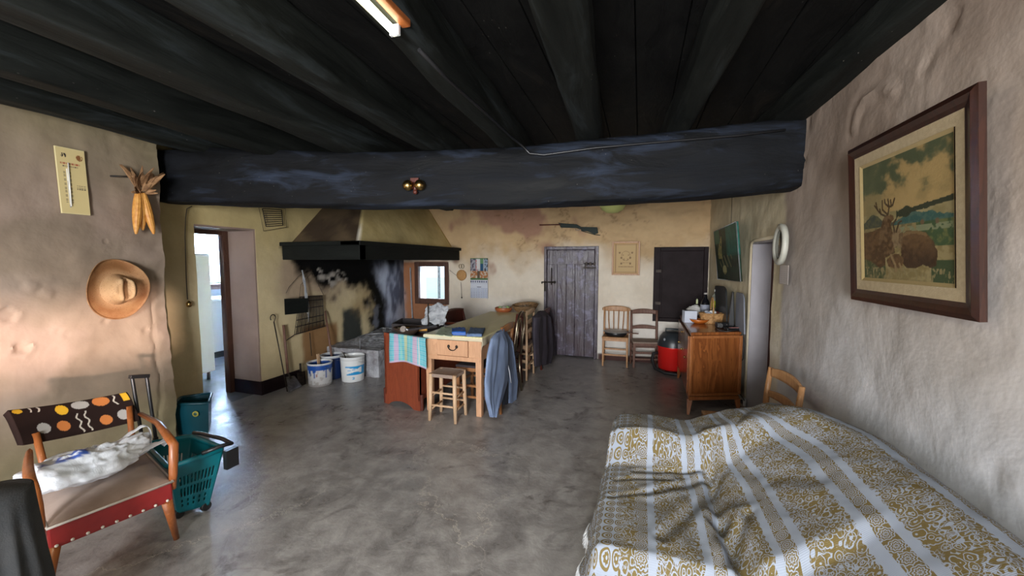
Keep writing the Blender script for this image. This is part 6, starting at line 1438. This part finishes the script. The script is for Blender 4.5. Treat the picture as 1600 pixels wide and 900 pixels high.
# rosettes in the narrow band
q = t.math('SUBTRACT', t.math('FRACT', t.math('DIVIDE', V0, .046)), .5); qy = t.math('MULTIPLY', q, .046); qx = t.math('SUBTRACT', ph, (B0+B1)/2)
rr = t.math('SQRT', t.math('ADD', t.math('MULTIPLY', qx, qx), t.math('MULTIPLY', qy, qy))); an = t.math('ARCTAN2', qy, qx)
pet = t.math('MULTIPLY', t.math('SINE', t.math('MULTIPLY', an, 9.)), .0016); rp = t.math('ADD', rr, pet)
ro = t.math('GREATER_THAN', t.math('SINE', t.math('MULTIPLY', rp, 900.)), -.2); ro = t.math('MAXIMUM', t.math('MULTIPLY', ro, t.math('LESS_THAN', rr, .0215)), t.math('MULTIPLY', t.math('GREATER_THAN', rr, .0215), rg))
# ringed dots near the hem
cs = .040
ax_ = t.math('MULTIPLY', t.math('SUBTRACT', t.math('FRACT', t.math('DIVIDE', U0, cs)), .5), cs); ay_ = t.math('MULTIPLY', t.math('SUBTRACT', t.math('FRACT', t.math('DIVIDE', V0, cs)), .5), cs)
r2 = t.math('SQRT', t.math('ADD', t.math('MULTIPLY', ax_, ax_), t.math('MULTIPLY', ay_, ay_)))
dt = t.math('MAXIMUM', t.math('MULTIPLY', t.math('LESS_THAN', r2, .0175), t.math('GREATER_THAN', r2, .0125)), t.math('LESS_THAN', t.math('ADD', r2, t.math('MULTIPLY', t.math('SINE', t.math('MULTIPLY', t.math('ARCTAN2', ay_, ax_), 8.)), .001)), .009))
dt = t.math('MULTIPLY', dt, t.math('GREATER_THAN', r2, .003))
pat = t.math('ADD', t.math('MULTIPLY', narrow, ro), t.math('MULTIPLY', wide, floral), clamp=True)
hemz = t.math('LESS_THAN', U0, RL[3]+.15); dotz = t.math('LESS_THAN', U0, RL[3]+.10)
hem2 = t.math('SUBTRACT', hemz, dotz)
pat = t.mix(hemz, pat, t.math('ADD', t.math('MULTIPLY', dotz, dt), t.math('MULTIPLY', hem2, floral)))
weave = t.math('SINE', t.math('MULTIPLY', V0, 1500.)); gold = t.mix(t.noise(uv, 50, 3), (.11, .078, .024), (.175, .13, .048)); whc = t.mix(t.mr(t.noise(uv, 9, 3), .3, .7), (.25, .285, .345), (.31, .345, .41))
t.inp('Base Color', t.mix(pat, whc, gold)); t.inp('Roughness', .85); t.inp('Specular IOR Level', .25)
hh = t.math('ADD', t.math('MULTIPLY', weave, .12), t.math('MULTIPLY', pat, .6)); t.bump(hh, .35, .003); M['brocade'] = t.m
# wide object-free sheet
o = mb.build('cover', M['brocade'], T_, world=True, solid=.004, fix=True)
# fringe along the front hem and the far top edge
random.seed(4); mb = MB()
for k in range(520):
    v = random.uniform(0, .82); p = sofa_pt(0, v)
    mb.tube([p+V(0, 0, .004), p+V(-.006+random.uniform(-.008, .004), random.uniform(-.008, .008), -.022), p+V(-.012+random.uniform(-.012, .006), random.uniform(-.012, .012), -.05)], [.0028, .0024, .001], 4, caps=False)
C('fringe', (.62, .63, .64), rough=.9); o = mb.build('fringe', M['fringe'], T_, world=True); o['kind'] = 'stuff'
# the sofa itself, as far as it is needed to carry the cover
mb = MB(); mb.box2((-.08, .45, .14), (.30, 1.93, .31)); mb.build('seat_base', M['dark_cloth'], T_, world=True, bevel=.03)
for x in (-.06, .6):
    for y in (.5, 2.1): MB().cyl((x, y, 0), (x, y, .15), .022, n=10).build('leg', M['greywood'], T_, world=True)
# ------------------------------------------------------------------ light
w = bpy.data.worlds.new('sky'); bpy.context.scene.world = w; w.use_nodes = True
bg = w.node_tree.nodes['Background']; bg.inputs[0].default_value = (.70, .86, 1.0, 1); bg.inputs[1].default_value = .8
def area(name, loc, rot, sx, sy, e, col, spread=None):
    l = bpy.data.lights.new(name, 'AREA'); l.shape = 'RECTANGLE'; l.size = sx; l.size_y = sy; l.energy = e; l.color = col
    if spread: l.spread = spread
    o = bpy.data.objects.new(name, l); COL.objects.link(o); o.location = loc; o.rotation_euler = rot; return o
# daylight in the rear door and rear window (behind the photographer), kitchen window and hearth window
area('rear_window_daylight', (-.05, -2.75, 1.4), (PI/2, 0, 0), 1.4, 1.2, 135, (.95, .97, 1))
area('rear_door_daylight', (-2.3, -2.8, 1.05), (PI/2, 0, 0), 1.2, 2.0, 16, (1, .93, .86))
area('kitchen_window_daylight', (KX-.35, 4.3, 1.6), (0, -PI/2, 0), 1.0, 1.9, 400, (.55, .73, 1))
area('hearth_window_daylight', (-3.35, YB+.75, 2.15), (-PI/2+.75, 0, 0), .9, .7, 110, (.72, .84, 1))
area('tube_lamp_light', la.lerp(lb, .5)+V(0, 0, -.035), (0, 0, math.atan2(dl.y, dl.x)+PI/2), .04, .6, 3.5, (1, .93, .68))
l = bpy.data.lights.new('low_sun', 'SUN'); l.energy = 2.0; l.angle = math.radians(3); l.color = (1, .74, .64)
o = bpy.data.objects.new('low_sun', l); COL.objects.link(o); o.rotation_euler = Vector((-1, .6, -.03)).to_track_quat('-Z', 'Y').to_euler()
sc = bpy.context.scene
sc.view_settings.view_transform = 'Standard'; sc.view_settings.look = 'None'; sc.view_settings.exposure = 1.55; sc.view_settings.gamma = 1
sc.view_settings.use_curve_mapping = False
